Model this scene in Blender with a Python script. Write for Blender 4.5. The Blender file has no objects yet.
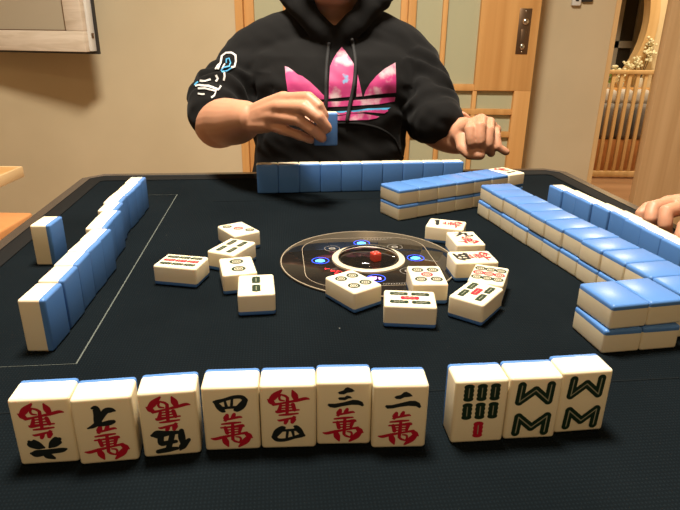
import bpy, bmesh, math, random
from mathutils import Vector, Matrix, noise
from mathutils.bvhtree import BVHTree

random.seed(7)
C = bpy.context.scene.collection
SC = bpy.context.scene
S = 0.0011          # modelling unit -> metres (one tile is 30 x 40.4 x 19 units)
TOP = 0.76          # height of the table top above the floor, metres
FPX, PITCH, ROLL, CAMH = 579.0, math.radians(21.01), math.radians(0.69), 216.8
FLOOR = -TOP / S    # floor level in modelling units (table top = 0)
PI = math.pi

# ------------------------------------------------------------------ camera
cam = bpy.data.cameras.new('camera')
cam.sensor_width = 36.0
cam.lens = FPX / 680.0 * 36.0
cam.clip_start = 0.01
camo = bpy.data.objects.new('camera', cam)
camo.location = (0, 0, TOP + CAMH * S)
camo.rotation_mode = 'QUATERNION'
camo.rotation_quaternion = (Matrix.Rotation(PI / 2 - PITCH, 3, 'X') @ Matrix.Rotation(ROLL, 3, 'Z')).to_quaternion()
C.objects.link(camo)
SC.camera = camo

# ------------------------------------------------------------------ world, lights, exposure
w = bpy.data.worlds.new('room_glow')
SC.world = w
w.use_nodes = True
w.node_tree.nodes['Background'].inputs[0].default_value = (1.0, 0.74, 0.45, 1)
w.node_tree.nodes['Background'].inputs[1].default_value = 0.20


def area(name, loc, target, power, size, color, shape='DISK'):
    l = bpy.data.lights.new(name, 'AREA')
    l.energy = power
    l.shape = shape
    l.size = size
    l.color = color
    o = bpy.data.objects.new(name, l)
    o.location = loc
    d = Vector(target) - Vector(loc)
    o.rotation_euler = d.to_track_quat('-Z', 'Y').to_euler()
    C.objects.link(o)
    return o


area('table_lamp_light', (-0.10, 0.72, 2.42), (-0.10, 0.72, 0.0), 92, 0.42, (1.0, 0.92, 0.79))
area('room_fill_light', (0.0, -1.0, 2.50), (0.0, -1.0, 0.0), 15, 0.45, (1.0, 0.72, 0.42))  # fill added behind the camera to brighten tile fronts, sitter and walls
area('far_room_light', (1.95, 3.75, 2.50), (1.95, 3.75, 0.0), 50, 0.5, (1.0, 0.84, 0.60))

vs = SC.view_settings
vs.view_transform = 'Standard'
vs.look = 'None'
vs.gamma = 1.0
vs.use_curve_mapping = False
vs.exposure = 0.0
SC.cycles.use_denoising = True
SC.cycles.max_bounces = 8

# ------------------------------------------------------------------ materials


def srgb(r, g, b):
    f = lambda c: (c / 255 / 12.92) if c / 255 <= 0.04045 else ((c / 255 + 0.055) / 1.055) ** 2.4
    return (f(r), f(g), f(b), 1)


def mat(name, col, rough=0.5, metal=0.0, coat=0.0, spec=0.5, sss=0.0, emit=None, estr=0.0, bump=None):
    m = bpy.data.materials.new(name)
    m.use_nodes = True
    nt = m.node_tree
    b = nt.nodes['Principled BSDF']
    b.inputs['Base Color'].default_value = col if len(col) == 4 else (*col, 1)
    b.inputs['Roughness'].default_value = rough
    b.inputs['Metallic'].default_value = metal
    b.inputs['Coat Weight'].default_value = coat
    b.inputs['Specular IOR Level'].default_value = spec
    if sss:
        b.inputs['Subsurface Weight'].default_value = sss
        b.inputs['Subsurface Radius'].default_value = (0.004, 0.0025, 0.0015)
        b.inputs['Subsurface Scale'].default_value = 1.0
    if emit:
        b.inputs['Emission Color'].default_value = (*emit, 1)
        b.inputs['Emission Strength'].default_value = estr
    if bump:
        scale, strength, dist = bump
        tc = nt.nodes.new('ShaderNodeTexCoord')
        n = nt.nodes.new('ShaderNodeTexNoise')
        n.inputs['Scale'].default_value = scale
        n.inputs['Detail'].default_value = 4
        bp = nt.nodes.new('ShaderNodeBump')
        bp.inputs['Strength'].default_value = strength
        bp.inputs['Distance'].default_value = dist
        nt.links.new(tc.outputs['Object'], n.inputs['Vector'])
        nt.links.new(n.outputs['Fac'], bp.inputs['Height'])
        nt.links.new(bp.outputs['Normal'], b.inputs['Normal'])
    return m


def noisy(m, c1, c2, scale=(8, 8, 8), detail=4, lo=0.35, hi=0.65, w=0.0):
    """blend two own colours of the surface with stretched noise (wood grain, mottling)"""
    nt = m.node_tree
    b = nt.nodes['Principled BSDF']
    tc = nt.nodes.new('ShaderNodeTexCoord')
    mp = nt.nodes.new('ShaderNodeMapping')
    mp.inputs['Scale'].default_value = scale
    n = nt.nodes.new('ShaderNodeTexNoise')
    n.inputs['Scale'].default_value = 1.0
    n.inputs['Detail'].default_value = detail
    n.inputs['Distortion'].default_value = w
    r = nt.nodes.new('ShaderNodeValToRGB')
    r.color_ramp.elements[0].position = lo
    r.color_ramp.elements[1].position = hi
    r.color_ramp.elements[0].color = c1
    r.color_ramp.elements[1].color = c2
    nt.links.new(tc.outputs['Object'], mp.inputs['Vector'])
    nt.links.new(mp.outputs['Vector'], n.inputs['Vector'])
    nt.links.new(n.outputs['Fac'], r.inputs['Fac'])
    nt.links.new(r.outputs['Color'], b.inputs['Base Color'])
    return m


M = {}
M['ivory'] = mat('ivory_resin', (0.80, 0.70, 0.50), 0.28, sss=0.12)
M['blue'] = mat('blue_resin', (0.076, 0.188, 0.445), 0.27, spec=0.28)
M['red_ink'] = mat('red_ink', (0.42, 0.006, 0.025), 0.4)
M['black_ink'] = mat('black_ink', (0.010, 0.014, 0.014), 0.4)
M['green_ink'] = mat('dark_green_ink', (0.006, 0.022, 0.009), 0.4)
M['core_ink'] = mat('pale_green_ink', (0.30, 0.29, 0.20), 0.4)
M['cloth'] = mat('table_cloth', (0.011, 0.016, 0.019), 0.9, spec=0.05)
M['rim'] = mat('rim_plastic', (0.040, 0.029, 0.022), 0.22, bump=(60, 0.05, 0.002))
M['rim_black'] = mat('black_plastic', (0.004, 0.004, 0.004), 0.6, spec=0.15)
M['seam'] = mat('seam_edge', (0.075, 0.085, 0.07), 0.7)
M['seam_dark'] = mat('seam_edge_dark', (0.0065, 0.0085, 0.0095), 0.9, spec=0.05)  # darker copy of the seam colour for three of the slots
M['plate'] = mat('dial_plate', (0.010, 0.009, 0.008), 0.06, spec=0.45)
M['gold'] = mat('pale_gold_line', (0.40, 0.33, 0.23), 0.35, metal=0.3)
M['cream'] = mat('cream_ring', (0.56, 0.47, 0.33), 0.35)
M['led_blue'] = mat('blue_led', (0.02, 0.05, 0.4), 0.3, emit=(0.03, 0.10, 1.0), estr=2.0)
M['led_core'] = mat('blue_led_core', (0.05, 0.2, 0.6), 0.3, emit=(0.05, 0.35, 1.0), estr=5.0)
M['led_violet'] = mat('violet_led_core', (0.3, 0.1, 0.6), 0.3, emit=(0.55, 0.25, 1.0), estr=6.0)
M['led_red'] = mat('red_led', (0.4, 0.02, 0.02), 0.3, emit=(1.0, 0.03, 0.04), estr=1.8)
M['grey_line'] = mat('grey_print', (0.22, 0.20, 0.17), 0.5)
M['die'] = mat('red_die', (0.75, 0.05, 0.03), 0.25, emit=(1.0, 0.08, 0.04), estr=0.1)  # faint emission added to brighten it; the die is no lamp
M['wall'] = mat('beige_wall', srgb(214, 188, 146), 0.9, spec=0.2, bump=(220, 0.08, 0.001))
noisy(M['wall'], srgb(198, 181, 148), srgb(205, 188, 155), (3, 3, 3), 3)
M['wall2'] = mat('cream_wall', srgb(226, 208, 170), 0.9, spec=0.2)
M['ceil'] = mat('ceiling_paint', (0.72, 0.66, 0.55), 0.9)
M['floor'] = noisy(mat('floor_boards', (0.3, 0.16, 0.08), 0.35), srgb(146, 110, 80), srgb(172, 134, 102), (1.2, 9, 1), 4)
M['door'] = noisy(mat('oak_veneer', (0.5, 0.3, 0.1), 0.5, spec=0.35), srgb(200, 146, 84), srgb(218, 166, 102), (26, 26, 0.8), 4, w=0.3)
M['rail_wood'] = noisy(mat('pale_rail_wood', (0.6, 0.45, 0.25), 0.5), srgb(208, 172, 118), srgb(222, 188, 136), (26, 26, 0.8), 4)
M['panel_wood'] = noisy(mat('oak_panel', (0.5, 0.3, 0.1), 0.5, spec=0.3), srgb(196, 158, 112), srgb(212, 176, 130), (34, 34, 0.9), 4, w=0.3)
M['pale_wood'] = noisy(mat('whitewashed_wood', (0.6, 0.5, 0.42), 0.5), srgb(206, 190, 168), srgb(224, 210, 192), (5, 5, 40), 4, w=1.0)
M['glass'] = mat('frosted_glass', srgb(178, 176, 144), 0.45, spec=0.3)
M['grey_glass'] = mat('grey_glass', srgb(176, 164, 142), 0.35)
M['metal'] = mat('worn_bronze', (0.22, 0.14, 0.085), 0.35, metal=0.9)
M['chrome'] = mat('polished_steel', (0.75, 0.70, 0.62), 0.18, metal=1.0)
M['white_pl'] = mat('white_plastic', (0.7, 0.68, 0.62), 0.4)
M['dark_pl'] = mat('dark_plastic', (0.03, 0.028, 0.026), 0.4)
M['shelf'] = noisy(mat('light_board', (0.6, 0.4, 0.2), 0.45), srgb(208, 158, 96), srgb(220, 172, 110), (3, 20, 20), 3)
M['edge'] = mat('board_edge_band', srgb(224, 190, 140), 0.5)
M['bench'] = noisy(mat('orange_wood', (0.55, 0.28, 0.1), 0.45), srgb(206, 140, 84), srgb(214, 150, 94), (3, 14, 14), 3)
M['red_cloth'] = mat('red_cloth', (0.35, 0.01, 0.02), 0.8)
M['skin'] = mat('skin', (0.46, 0.225, 0.135), 0.5, spec=0.35, sss=0.18, bump=(140, 0.10, 0.001))
M['skin'].node_tree.nodes['Principled BSDF'].inputs['Subsurface Radius'].default_value = (0.006, 0.0025, 0.0014)
M['nail'] = mat('nail', (0.66, 0.40, 0.30), 0.3)
M['hoodie'] = mat('black_fleece', (0.0062, 0.0058, 0.0056), 0.92, spec=0.12, bump=(900, 0.15, 0.0006))
M['hoodie'].node_tree.nodes['Principled BSDF'].inputs['Sheen Weight'].default_value = 0.03
M['cord'] = mat('black_cord', (0.006, 0.006, 0.006), 0.8)
M['trousers'] = mat('dark_trousers', (0.03, 0.032, 0.04), 0.85)
M['sweater'] = mat('charcoal_knit', (0.05, 0.05, 0.055), 0.9)
M['shoe'] = mat('dark_shoe', (0.02, 0.02, 0.02), 0.6)
M['hair'] = mat('black_hair', (0.012, 0.010, 0.009), 0.45)
M['eye'] = mat('eye_white', (0.7, 0.68, 0.62), 0.2)
M['iris'] = mat('dark_iris', (0.02, 0.012, 0.008), 0.15)
M['lip'] = mat('lip', (0.42, 0.17, 0.13), 0.5)
M['white_print'] = mat('white_print', (0.50, 0.47, 0.45), 0.6)
M['blue_print'] = mat('blue_print', (0.06, 0.32, 0.56), 0.6)
M['pink'] = mat('pink_print', (0.62, 0.05, 0.22), 0.6)
M['cushion'] = mat('grey_cushion', (0.20, 0.18, 0.165), 0.85)
M['seat_white'] = mat('white_cushion', (0.55, 0.51, 0.46), 0.8)
M['leaf'] = mat('leaf_green', (0.20, 0.30, 0.04), 0.6)
M['petal'] = mat('pale_petal', (0.85, 0.80, 0.55), 0.6)
M['twig'] = mat('dark_twig', (0.05, 0.035, 0.02), 0.7)
M['pot'] = mat('white_pot', (0.62, 0.60, 0.52), 0.4)
M['night'] = mat('night_glass', (0.035, 0.030, 0.024), 0.12)
M['mullion'] = mat('grey_window_frame', (0.34, 0.30, 0.24), 0.5)
M['apron'] = mat('table_body', (0.02, 0.018, 0.017), 0.4)


def glass_dome():
    m = bpy.data.materials.new('clear_dome')
    m.use_nodes = True
    nt = m.node_tree
    nt.nodes.clear()
    o = nt.nodes.new('ShaderNodeOutputMaterial')
    mx = nt.nodes.new('ShaderNodeMixShader')
    t = nt.nodes.new('ShaderNodeBsdfTransparent')
    t.inputs[0].default_value = (0.80, 0.80, 0.80, 1)
    g = nt.nodes.new('ShaderNodeBsdfGlossy')
    g.inputs['Roughness'].default_value = 0.04
    f = nt.nodes.new('ShaderNodeFresnel')
    f.inputs[0].default_value = 1.45
    nt.links.new(f.outputs[0], mx.inputs[0])
    nt.links.new(t.outputs[0], mx.inputs[1])
    nt.links.new(g.outputs[0], mx.inputs[2])
    nt.links.new(mx.outputs[0], o.inputs[0])
    return m


M['dome'] = glass_dome()


def cloth_nodes():
    """fine woven ribs, sparse pale lint and faint worn patches on the table cloth"""
    m = M['cloth']
    nt = m.node_tree
    b = nt.nodes['Principled BSDF']
    tc = nt.nodes.new('ShaderNodeTexCoord')
    L = nt.links.new

    def wave(scale, rot):
        mp = nt.nodes.new('ShaderNodeMapping')
        mp.inputs['Rotation'].default_value = (0, 0, rot)
        wv = nt.nodes.new('ShaderNodeTexWave')
        wv.inputs['Scale'].default_value = scale
        wv.inputs['Distortion'].default_value = 0.6
        wv.inputs['Detail'].default_value = 1
        wv.inputs['Detail Scale'].default_value = 3
        L(tc.outputs['Object'], mp.inputs['Vector'])
        L(mp.outputs['Vector'], wv.inputs['Vector'])
        return wv.outputs['Fac']
    a, c = wave(140, 0.0), wave(110, 1.57)
    mul = nt.nodes.new('ShaderNodeMath')
    mul.operation = 'MULTIPLY'
    L(a, mul.inputs[0])
    L(c, mul.inputs[1])
    bp = nt.nodes.new('ShaderNodeBump')
    bp.inputs['Strength'].default_value = 0.45
    bp.inputs['Distance'].default_value = 0.0008
    L(mul.outputs[0], bp.inputs['Height'])
    L(bp.outputs['Normal'], b.inputs['Normal'])
    n = nt.nodes.new('ShaderNodeTexNoise')
    n.inputs['Scale'].default_value = 7
    n.inputs['Detail'].default_value = 6
    L(tc.outputs['Object'], n.inputs['Vector'])
    r = nt.nodes.new('ShaderNodeValToRGB')
    r.color_ramp.elements[0].position = 0.3
    r.color_ramp.elements[1].position = 0.75
    r.color_ramp.elements[0].color = (0.0028, 0.0050, 0.0066, 1)
    r.color_ramp.elements[1].color = (0.0052, 0.0084, 0.0106, 1)
    L(n.outputs['Fac'], r.inputs['Fac'])
    # weave darkening between threads
    wm = nt.nodes.new('ShaderNodeMix')
    wm.data_type = 'RGBA'
    wm.blend_type = 'MULTIPLY'
    wm.inputs['Factor'].default_value = 1.0
    wr = nt.nodes.new('ShaderNodeMapRange')
    wr.inputs['To Min'].default_value = 0.72
    wr.inputs['To Max'].default_value = 1.3
    L(mul.outputs[0], wr.inputs['Value'])
    L(r.outputs['Color'], wm.inputs['A'])
    L(wr.outputs[0], wm.inputs['B'])
    # lint
    v = nt.nodes.new('ShaderNodeTexVoronoi')
    v.inputs['Scale'].default_value = 42
    L(tc.outputs['Object'], v.inputs['Vector'])
    lt = nt.nodes.new('ShaderNodeMath')
    lt.operation = 'LESS_THAN'
    lt.inputs[1].default_value = 0.030
    L(v.outputs['Distance'], lt.inputs[0])
    sp = nt.nodes.new('ShaderNodeSeparateColor')
    L(v.outputs['Color'], sp.inputs[0])
    gt = nt.nodes.new('ShaderNodeMath')
    gt.operation = 'GREATER_THAN'
    gt.inputs[1].default_value = 0.86
    L(sp.outputs[0], gt.inputs[0])
    an = nt.nodes.new('ShaderNodeMath')
    an.operation = 'MULTIPLY'
    L(lt.outputs[0], an.inputs[0])
    L(gt.outputs[0], an.inputs[1])
    mix = nt.nodes.new('ShaderNodeMix')
    mix.data_type = 'RGBA'
    mix.inputs['B'].default_value = (0.12, 0.12, 0.11, 1)
    L(an.outputs[0], mix.inputs['Factor'])
    L(wm.outputs['Result'], mix.inputs['A'])
    L(mix.outputs['Result'], b.inputs['Base Color'])


cloth_nodes()


def logo_nodes():
    """pink print with scuffed white clouds and a few blue flecks"""
    m = M['pink']
    nt = m.node_tree
    b = nt.nodes['Principled BSDF']
    tc = nt.nodes.new('ShaderNodeTexCoord')
    n = nt.nodes.new('ShaderNodeTexNoise')
    n.inputs['Scale'].default_value = 26
    n.inputs['Detail'].default_value = 5
    r = nt.nodes.new('ShaderNodeValToRGB')
    e = r.color_ramp.elements
    e[0].position, e[0].color = 0.0, (0.10, 0.30, 0.50, 1)
    e[1].position, e[1].color = 1.0, (0.72, 0.55, 0.56, 1)
    for p, c in ((0.30, (0.15, 0.28, 0.46, 1)), (0.34, (0.36, 0.018, 0.12, 1)), (0.53, (0.40, 0.025, 0.14, 1)), (0.64, (0.50, 0.34, 0.37, 1))):
        x = e.new(p)
        x.color = c
    nt.links.new(tc.outputs['Object'], n.inputs['Vector'])
    nt.links.new(n.outputs['Fac'], r.inputs['Fac'])
    nt.links.new(r.outputs['Color'], b.inputs['Base Color'])


logo_nodes()

# ------------------------------------------------------------------ helpers (modelling units)
KEEP = set(o.name for o in SC.objects)


def ray(u, v):
    du, dv = u - 340.0, v - 255.0
    cr, sr = math.cos(ROLL), math.sin(ROLL)
    a, b = du * cr + dv * sr, -du * sr + dv * cr
    c, s = math.cos(PITCH), math.sin(PITCH)
    return Vector((a, FPX * c - b * s, -FPX * s - b * c)) / FPX


def P(u, v, y):
    """point of the place seen at photo position (u, v) and y units into the room"""
    d = ray(u, v)
    return Vector((0, 0, CAMH)) + d * (y / d.y)


def mesh_from(bm, name, mats, smooth=True, angle=40):
    me = bpy.data.meshes.new(name)
    bmesh.ops.recalc_face_normals(bm, faces=bm.faces[:])
    bm.to_mesh(me)
    bm.free()
    for m in (mats if isinstance(mats, (list, tuple)) else [mats]):
        me.materials.append(M[m] if isinstance(m, str) else m)
    if smooth:
        me.shade_smooth()
        me.set_sharp_from_angle(angle=math.radians(angle))
    return me


def obj(name, me, parent=None, loc=(0, 0, 0), rot=(0, 0, 0), kind=None, label=None):
    o = bpy.data.objects.new(name, me)
    C.objects.link(o)
    o.location = loc
    o.rotation_euler = rot
    if parent:
        o.parent = parent
    if kind:
        o['kind'] = kind
    if label:
        o['label'] = label
    return o


def thing(name, label, cat, loc=(0, 0, 0), rotz=0.0, group=None):
    o = bpy.data.objects.new(name, None)
    o.empty_display_size = 0.02
    C.objects.link(o)
    o.location = loc
    o.rotation_euler = (0, 0, rotz)
    o['label'] = label
    o['category'] = cat
    if group:
        o['group'] = group
    return o


def tag(o, label, cat, group=None):
    o['label'] = label
    o['category'] = cat
    if group:
        o['group'] = group
    return o


def box(bm, x0, y0, z0, x1, y1, z1, bevel=0.0, seg=2, mi=0):
    r = bmesh.ops.create_cube(bm, size=1)
    vsx = r['verts']
    for v in vsx:
        v.co = Vector(((x0 + x1) / 2 + v.co.x * (x1 - x0), (y0 + y1) / 2 + v.co.y * (y1 - y0), (z0 + z1) / 2 + v.co.z * (z1 - z0)))
    fs = set(f for v in vsx for f in v.link_faces)
    if bevel:
        es = list(set(e for v in vsx for e in v.link_edges))
        rr = bmesh.ops.bevel(bm, geom=es, offset=bevel, segments=seg, affect='EDGES', profile=0.5)
        fs = set(f for f in rr['faces']) | set(f for f in fs if f.is_valid)
    for f in fs:
        f.material_index = mi
    return fs


def boxmesh(name, mats, *boxes, bevel=0.0, seg=2):
    bm = bmesh.new()
    for b in boxes:
        box(bm, *b, bevel=bevel, seg=seg)
    return mesh_from(bm, name, mats)


def frame_of(t, up=Vector((0, 0, 1))):
    t = t.normalized()
    if abs(t.dot(up)) > 0.95:
        up = Vector((0, 1, 0))
    a = t.cross(up).normalized()
    b = a.cross(t).normalized()
    return a, b


def tube(bm, pts, rad, n=16, cap=True, up=Vector((0, 0, 1)), mi=0, closed=False):
    """rounded tube through pts; rad is one value or (ra, rb) per point"""
    pts = [Vector(p) for p in pts]
    rings = []
    N = len(pts)
    pa = None
    for i, p in enumerate(pts):
        if closed:
            t = pts[(i + 1) % N] - pts[i - 1]
        else:
            t = pts[min(i + 1, N - 1)] - pts[max(i - 1, 0)]
        if pa is None:
            a, b = frame_of(t, up)
        else:
            t = t.normalized()
            a = (pa - t * pa.dot(t)).normalized()
            b = a.cross(t).normalized()
        pa = a
        r = rad[i] if isinstance(rad, (list, tuple)) else rad
        ra, rb = r if isinstance(r, (list, tuple)) else (r, r)
        rings.append([bm.verts.new(p + a * (ra * math.cos(2 * PI * k / n)) + b * (rb * math.sin(2 * PI * k / n))) for k in range(n)])
    fs = []
    for i in range(N if closed else N - 1):
        A, B = rings[i], rings[(i + 1) % N]
        for k in range(n):
            fs.append(bm.faces.new((A[k], A[(k + 1) % n], B[(k + 1) % n], B[k])))
    if cap and not closed:
        for ring, p, q in ((rings[0], pts[0], pts[1]), (rings[-1], pts[-1], pts[-2])):
            t = (p - q).normalized()
            r = sum((v.co - p).length for v in ring) / n
            prev = ring
            for s_ in (0.5, 0.87):
                c = math.sqrt(1 - s_ * s_)
                nr = [bm.verts.new(p + (v.co - p) * c + t * r * s_) for v in ring]
                for k in range(n):
                    fs.append(bm.faces.new((prev[k], prev[(k + 1) % n], nr[(k + 1) % n], nr[k])))
                prev = nr
            tip = bm.verts.new(p + t * r)
            for k in range(n):
                fs.append(bm.faces.new((prev[k], prev[(k + 1) % n], tip)))
    for f in fs:
        f.material_index = mi
    return fs


def loft_z(bm, rings, n=40, e=2.3):
    """closed loft of superellipse rings (cx, cy, cz, rx, ry)"""
    R = []
    for cx, cy, cz, rx, ry in rings:
        row = []
        for k in range(n):
            t = 2 * PI * k / n
            c, s = math.cos(t), math.sin(t)
            row.append(bm.verts.new((cx + rx * math.copysign(abs(c) ** (2 / e), c), cy + ry * math.copysign(abs(s) ** (2 / e), s), cz)))
        R.append(row)
    for A, B in zip(R, R[1:]):
        for k in range(n):
            bm.faces.new((A[k], A[(k + 1) % n], B[(k + 1) % n], B[k]))
    bm.faces.new(R[0])
    bm.faces.new(R[-1])
    return R


def ball(bm, c, r, sub=3):
    rr = bmesh.ops.create_icosphere(bm, subdivisions=sub, radius=1.0)
    r = r if isinstance(r, (list, tuple)) else (r, r, r)
    for v in rr['verts']:
        v.co = Vector((c[0] + v.co.x * r[0], c[1] + v.co.y * r[1], c[2] + v.co.z * r[2]))
    return rr['verts']


def remesh(bm, voxel, smooth=2):
    """fuse overlapping closed shapes into one continuous skin; returns a new bmesh"""
    me = bpy.data.meshes.new('fuse')
    bmesh.ops.recalc_face_normals(bm, faces=bm.faces[:])
    bm.to_mesh(me)
    bm.free()
    o = bpy.data.objects.new('fuse', me)
    C.objects.link(o)
    md = o.modifiers.new('r', 'REMESH')
    md.mode = 'VOXEL'
    md.voxel_size = voxel
    dg = bpy.context.evaluated_depsgraph_get()
    dg.update()
    ev = o.evaluated_get(dg)
    out = bmesh.new()
    out.from_mesh(ev.to_mesh())
    ev.to_mesh_clear()
    bpy.data.objects.remove(o)
    bpy.data.meshes.remove(me)
    for _ in range(smooth):
        bmesh.ops.smooth_vert(out, verts=out.verts[:], factor=0.5, use_axis_x=True, use_axis_y=True, use_axis_z=True)
    return out


def spline(pts, n=6):
    """Catmull-Rom resample of points (tuples of any length)"""
    out = []
    N = len(pts)
    for i in range(N - 1):
        p0, p1, p2, p3 = pts[max(i - 1, 0)], pts[i], pts[i + 1], pts[min(i + 2, N - 1)]
        for k in range(n):
            t = k / n
            out.append(tuple(0.5 * (2 * b + (c - a) * t + (2 * a - 5 * b + 4 * c - d) * t * t + (-a + 3 * b - 3 * c + d) * t ** 3) for a, b, c, d in zip(p0, p1, p2, p3)))
    out.append(tuple(pts[-1]))
    return out


def lathe(bm, prof, n=48, c=(0, 0, 0), mi=0):
    rows = []
    for r, z in prof:
        if r < 1e-6:
            rows.append([bm.verts.new((c[0], c[1], c[2] + z))])
        else:
            rows.append([bm.verts.new((c[0] + r * math.cos(2 * PI * k / n), c[1] + r * math.sin(2 * PI * k / n), c[2] + z)) for k in range(n)])
    for A, B in zip(rows, rows[1:]):
        for k in range(n):
            a, b = A[k % len(A)], A[(k + 1) % len(A)]
            d, c_ = B[k % len(B)], B[(k + 1) % len(B)]
            vs_ = []
            for v in (a, b, c_, d):
                if v not in vs_:
                    vs_.append(v)
            if len(vs_) > 2:
                f = bm.faces.new(vs_)
                f.material_index = mi


# ------------------------------------------------------------------ the room
WALL_Y = 2300.0
CEIL = (2.62 - TOP) / S
RW_Y = WALL_Y + 150          # the wall right of the lattice door stands back from the door
RW_X = P(588, 178, RW_Y).x
obj('floor', boxmesh('floor', 'floor', (-2300, -1500, FLOOR - 60, 3200, 5400, FLOOR)), kind='structure')
obj('ceiling', boxmesh('ceiling', 'ceil', (-2300, -600, CEIL, 3200, 5400, CEIL + 60)), kind='structure')
obj('wall_back', boxmesh('wall_back', 'wall', (-2300, WALL_Y, FLOOR, -392, WALL_Y + 110, CEIL), (-392, WALL_Y, 1180, 720, WALL_Y + 110, CEIL),
                         (690, RW_Y, FLOOR, RW_X, RW_Y + 90, CEIL)), kind='structure')
obj('wall_left', boxmesh('wall_left', 'wall', (-2320, -600, FLOOR, -2220, WALL_Y + 110, CEIL)), kind='structure')
obj('wall_right', boxmesh('wall_right', 'wall', (2300, -600, FLOOR, 2400, 5300, CEIL)), kind='structure')
obj('trim_1', boxmesh('trim_1', 'door', (-394, WALL_Y - 14, FLOOR, -366, WALL_Y + 60, 1200), (-394, WALL_Y - 14, 1180, 740, WALL_Y + 60, 1215)), kind='structure')
obj('trim_2', boxmesh('trim_2', 'rail_wood', (RW_X - 4, RW_Y - 5, FLOOR, RW_X + 14, RW_Y + 96, CEIL)), kind='structure')
obj('baseboard_back', boxmesh('baseboard_back', 'door', (-2220, WALL_Y - 10, FLOOR, -394, WALL_Y, FLOOR + 60)), kind='structure')

# sliding lattice door
ZB, ZT = FLOOR + 4, 1178
Y0, Y1 = WALL_Y - 26, WALL_Y + 14
b = [(238, Y0, ZB, 264, Y1, ZT), (500, Y0, 18, 716, Y1, ZT), (654, Y0, ZB, 716, Y1, 18), (238, Y0, 1110, 716, Y1, ZT),
     (238, Y0, ZB, 716, Y1, ZB + 90)]
for x0, x1 in ((252, 267), (363, 381)):
    b.append((x0, Y0 + 4, ZB, x1, Y1 - 4, ZT))
b.append((497, Y0 + 4, ZB, 513, Y1 - 4, 40))
for z0, z1 in ((16, 40), (-72, -51), (-158, -137), (-330, -309), (-480, -459)):
    b.append((250, Y0 + 3, z0, 660, Y1 - 3, z1))
door = obj('door_1', boxmesh('door_1', 'door', *b, bevel=1.6), kind='structure')
obj('glass_pane', boxmesh('glass_pane', 'glass', (240, WALL_Y - 4, ZB + 20, 712, WALL_Y + 3, 1140)), door)
hb = bmesh.new()
box(hb, 640, Y0 - 3, 150, 684, Y0 + 1, 306, bevel=1.2)
box(hb, 652, Y0 - 5, 160, 672, Y0 - 2, 236, bevel=1.5)
hd = obj('flush_handle', mesh_from(hb, 'flush_handle', 'metal'), door)
bm = bmesh.new()
ball(bm, (664, Y0 - 6, 262), (12, 7, 12))
ball(bm, (662, Y0 - 5, 176), (9, 4, 11))
for zz in (296, 158):
    ball(bm, (662, Y0 - 4, zz), (3.4, 2, 3.4), 2)
obj('thumb_turn', mesh_from(bm, 'thumb_turn', 'chrome'), hd)
# the leaf behind it
b = [(-366, Y0 + 44, ZB, -330, Y1 + 44, ZT), (214, Y0 + 44, ZB, 250, Y1 + 44, ZT), (-366, Y0 + 44, 1110, 250, Y1 + 44, ZT), (-366, Y0 + 44, ZB, 250, Y1 + 44, ZB + 90)]
for x0 in (-222, -110, 2, 114):
    b.append((x0, Y0 + 48, ZB, x0 + 16, Y1 + 40, ZT))
for z0 in (18, -72, -158, -330, -480):
    b.append((-340, Y0 + 47, z0, 230, Y1 + 41, z0 + 21))
d2 = obj('door_2', boxmesh('door_2', 'door', *b, bevel=1.6), kind='structure')
obj('glass_pane', boxmesh('glass_pane', 'glass', (-350, WALL_Y + 38, ZB + 20, 240, WALL_Y + 45, 1140)), d2)
# plain oak leaf at the right
d3 = obj('door_3', boxmesh('door_3', 'panel_wood', (1167, 2235, FLOOR + 3, 1690, 2275, 1200), bevel=2), kind='structure')
obj('wall_front_right', boxmesh('wall_front_right', 'wall', (1680, 2240, FLOOR, 2300, 2330, CEIL), (1040, 2460, 1200, 1690, 2540, CEIL)), kind='structure')

# two small wall controls above the grey wall
t = tag(obj('wall_thermostat', boxmesh('wall_thermostat', 'white_pl', (883, RW_Y - 18, 324, 917, RW_Y, 430), bevel=4)),
        'small white control box on the wall right of the lattice door, at the top edge', 'thermostat')
obj('dial_button', boxmesh('dial_button', 'dark_pl', (894, RW_Y - 21, 340, 906, RW_Y - 17, 348), bevel=1), t)
t = tag(obj('light_switch', boxmesh('light_switch', 'dark_pl', (921, RW_Y - 16, 338, 962, RW_Y, 430), bevel=4)),
        'small dark switch plate right beside the white control box on the wall', 'switch')
obj('rocker', boxmesh('rocker', 'metal', (932, RW_Y - 20, 354, 950, RW_Y - 15, 404), bevel=2), t)

# framed glass panel standing off the wall, top left
px0, px1, pz0, pz1, py0, py1 = -1420, -857, 146, 640, 2088, 2112
pf = thing('framed_panel', 'pale wood-framed panel with grey glass hanging in front of the beige wall, top left', 'panel', (px1, py1 - 30, pz0), math.radians(-14))
ox, oy, oz = px1, py1, pz0
FW_ = 66


def rel(bx):
    return (bx[0] - ox, bx[1] - oy, bx[2] - oz, bx[3] - ox, bx[4] - oy, bx[5] - oz)


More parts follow.
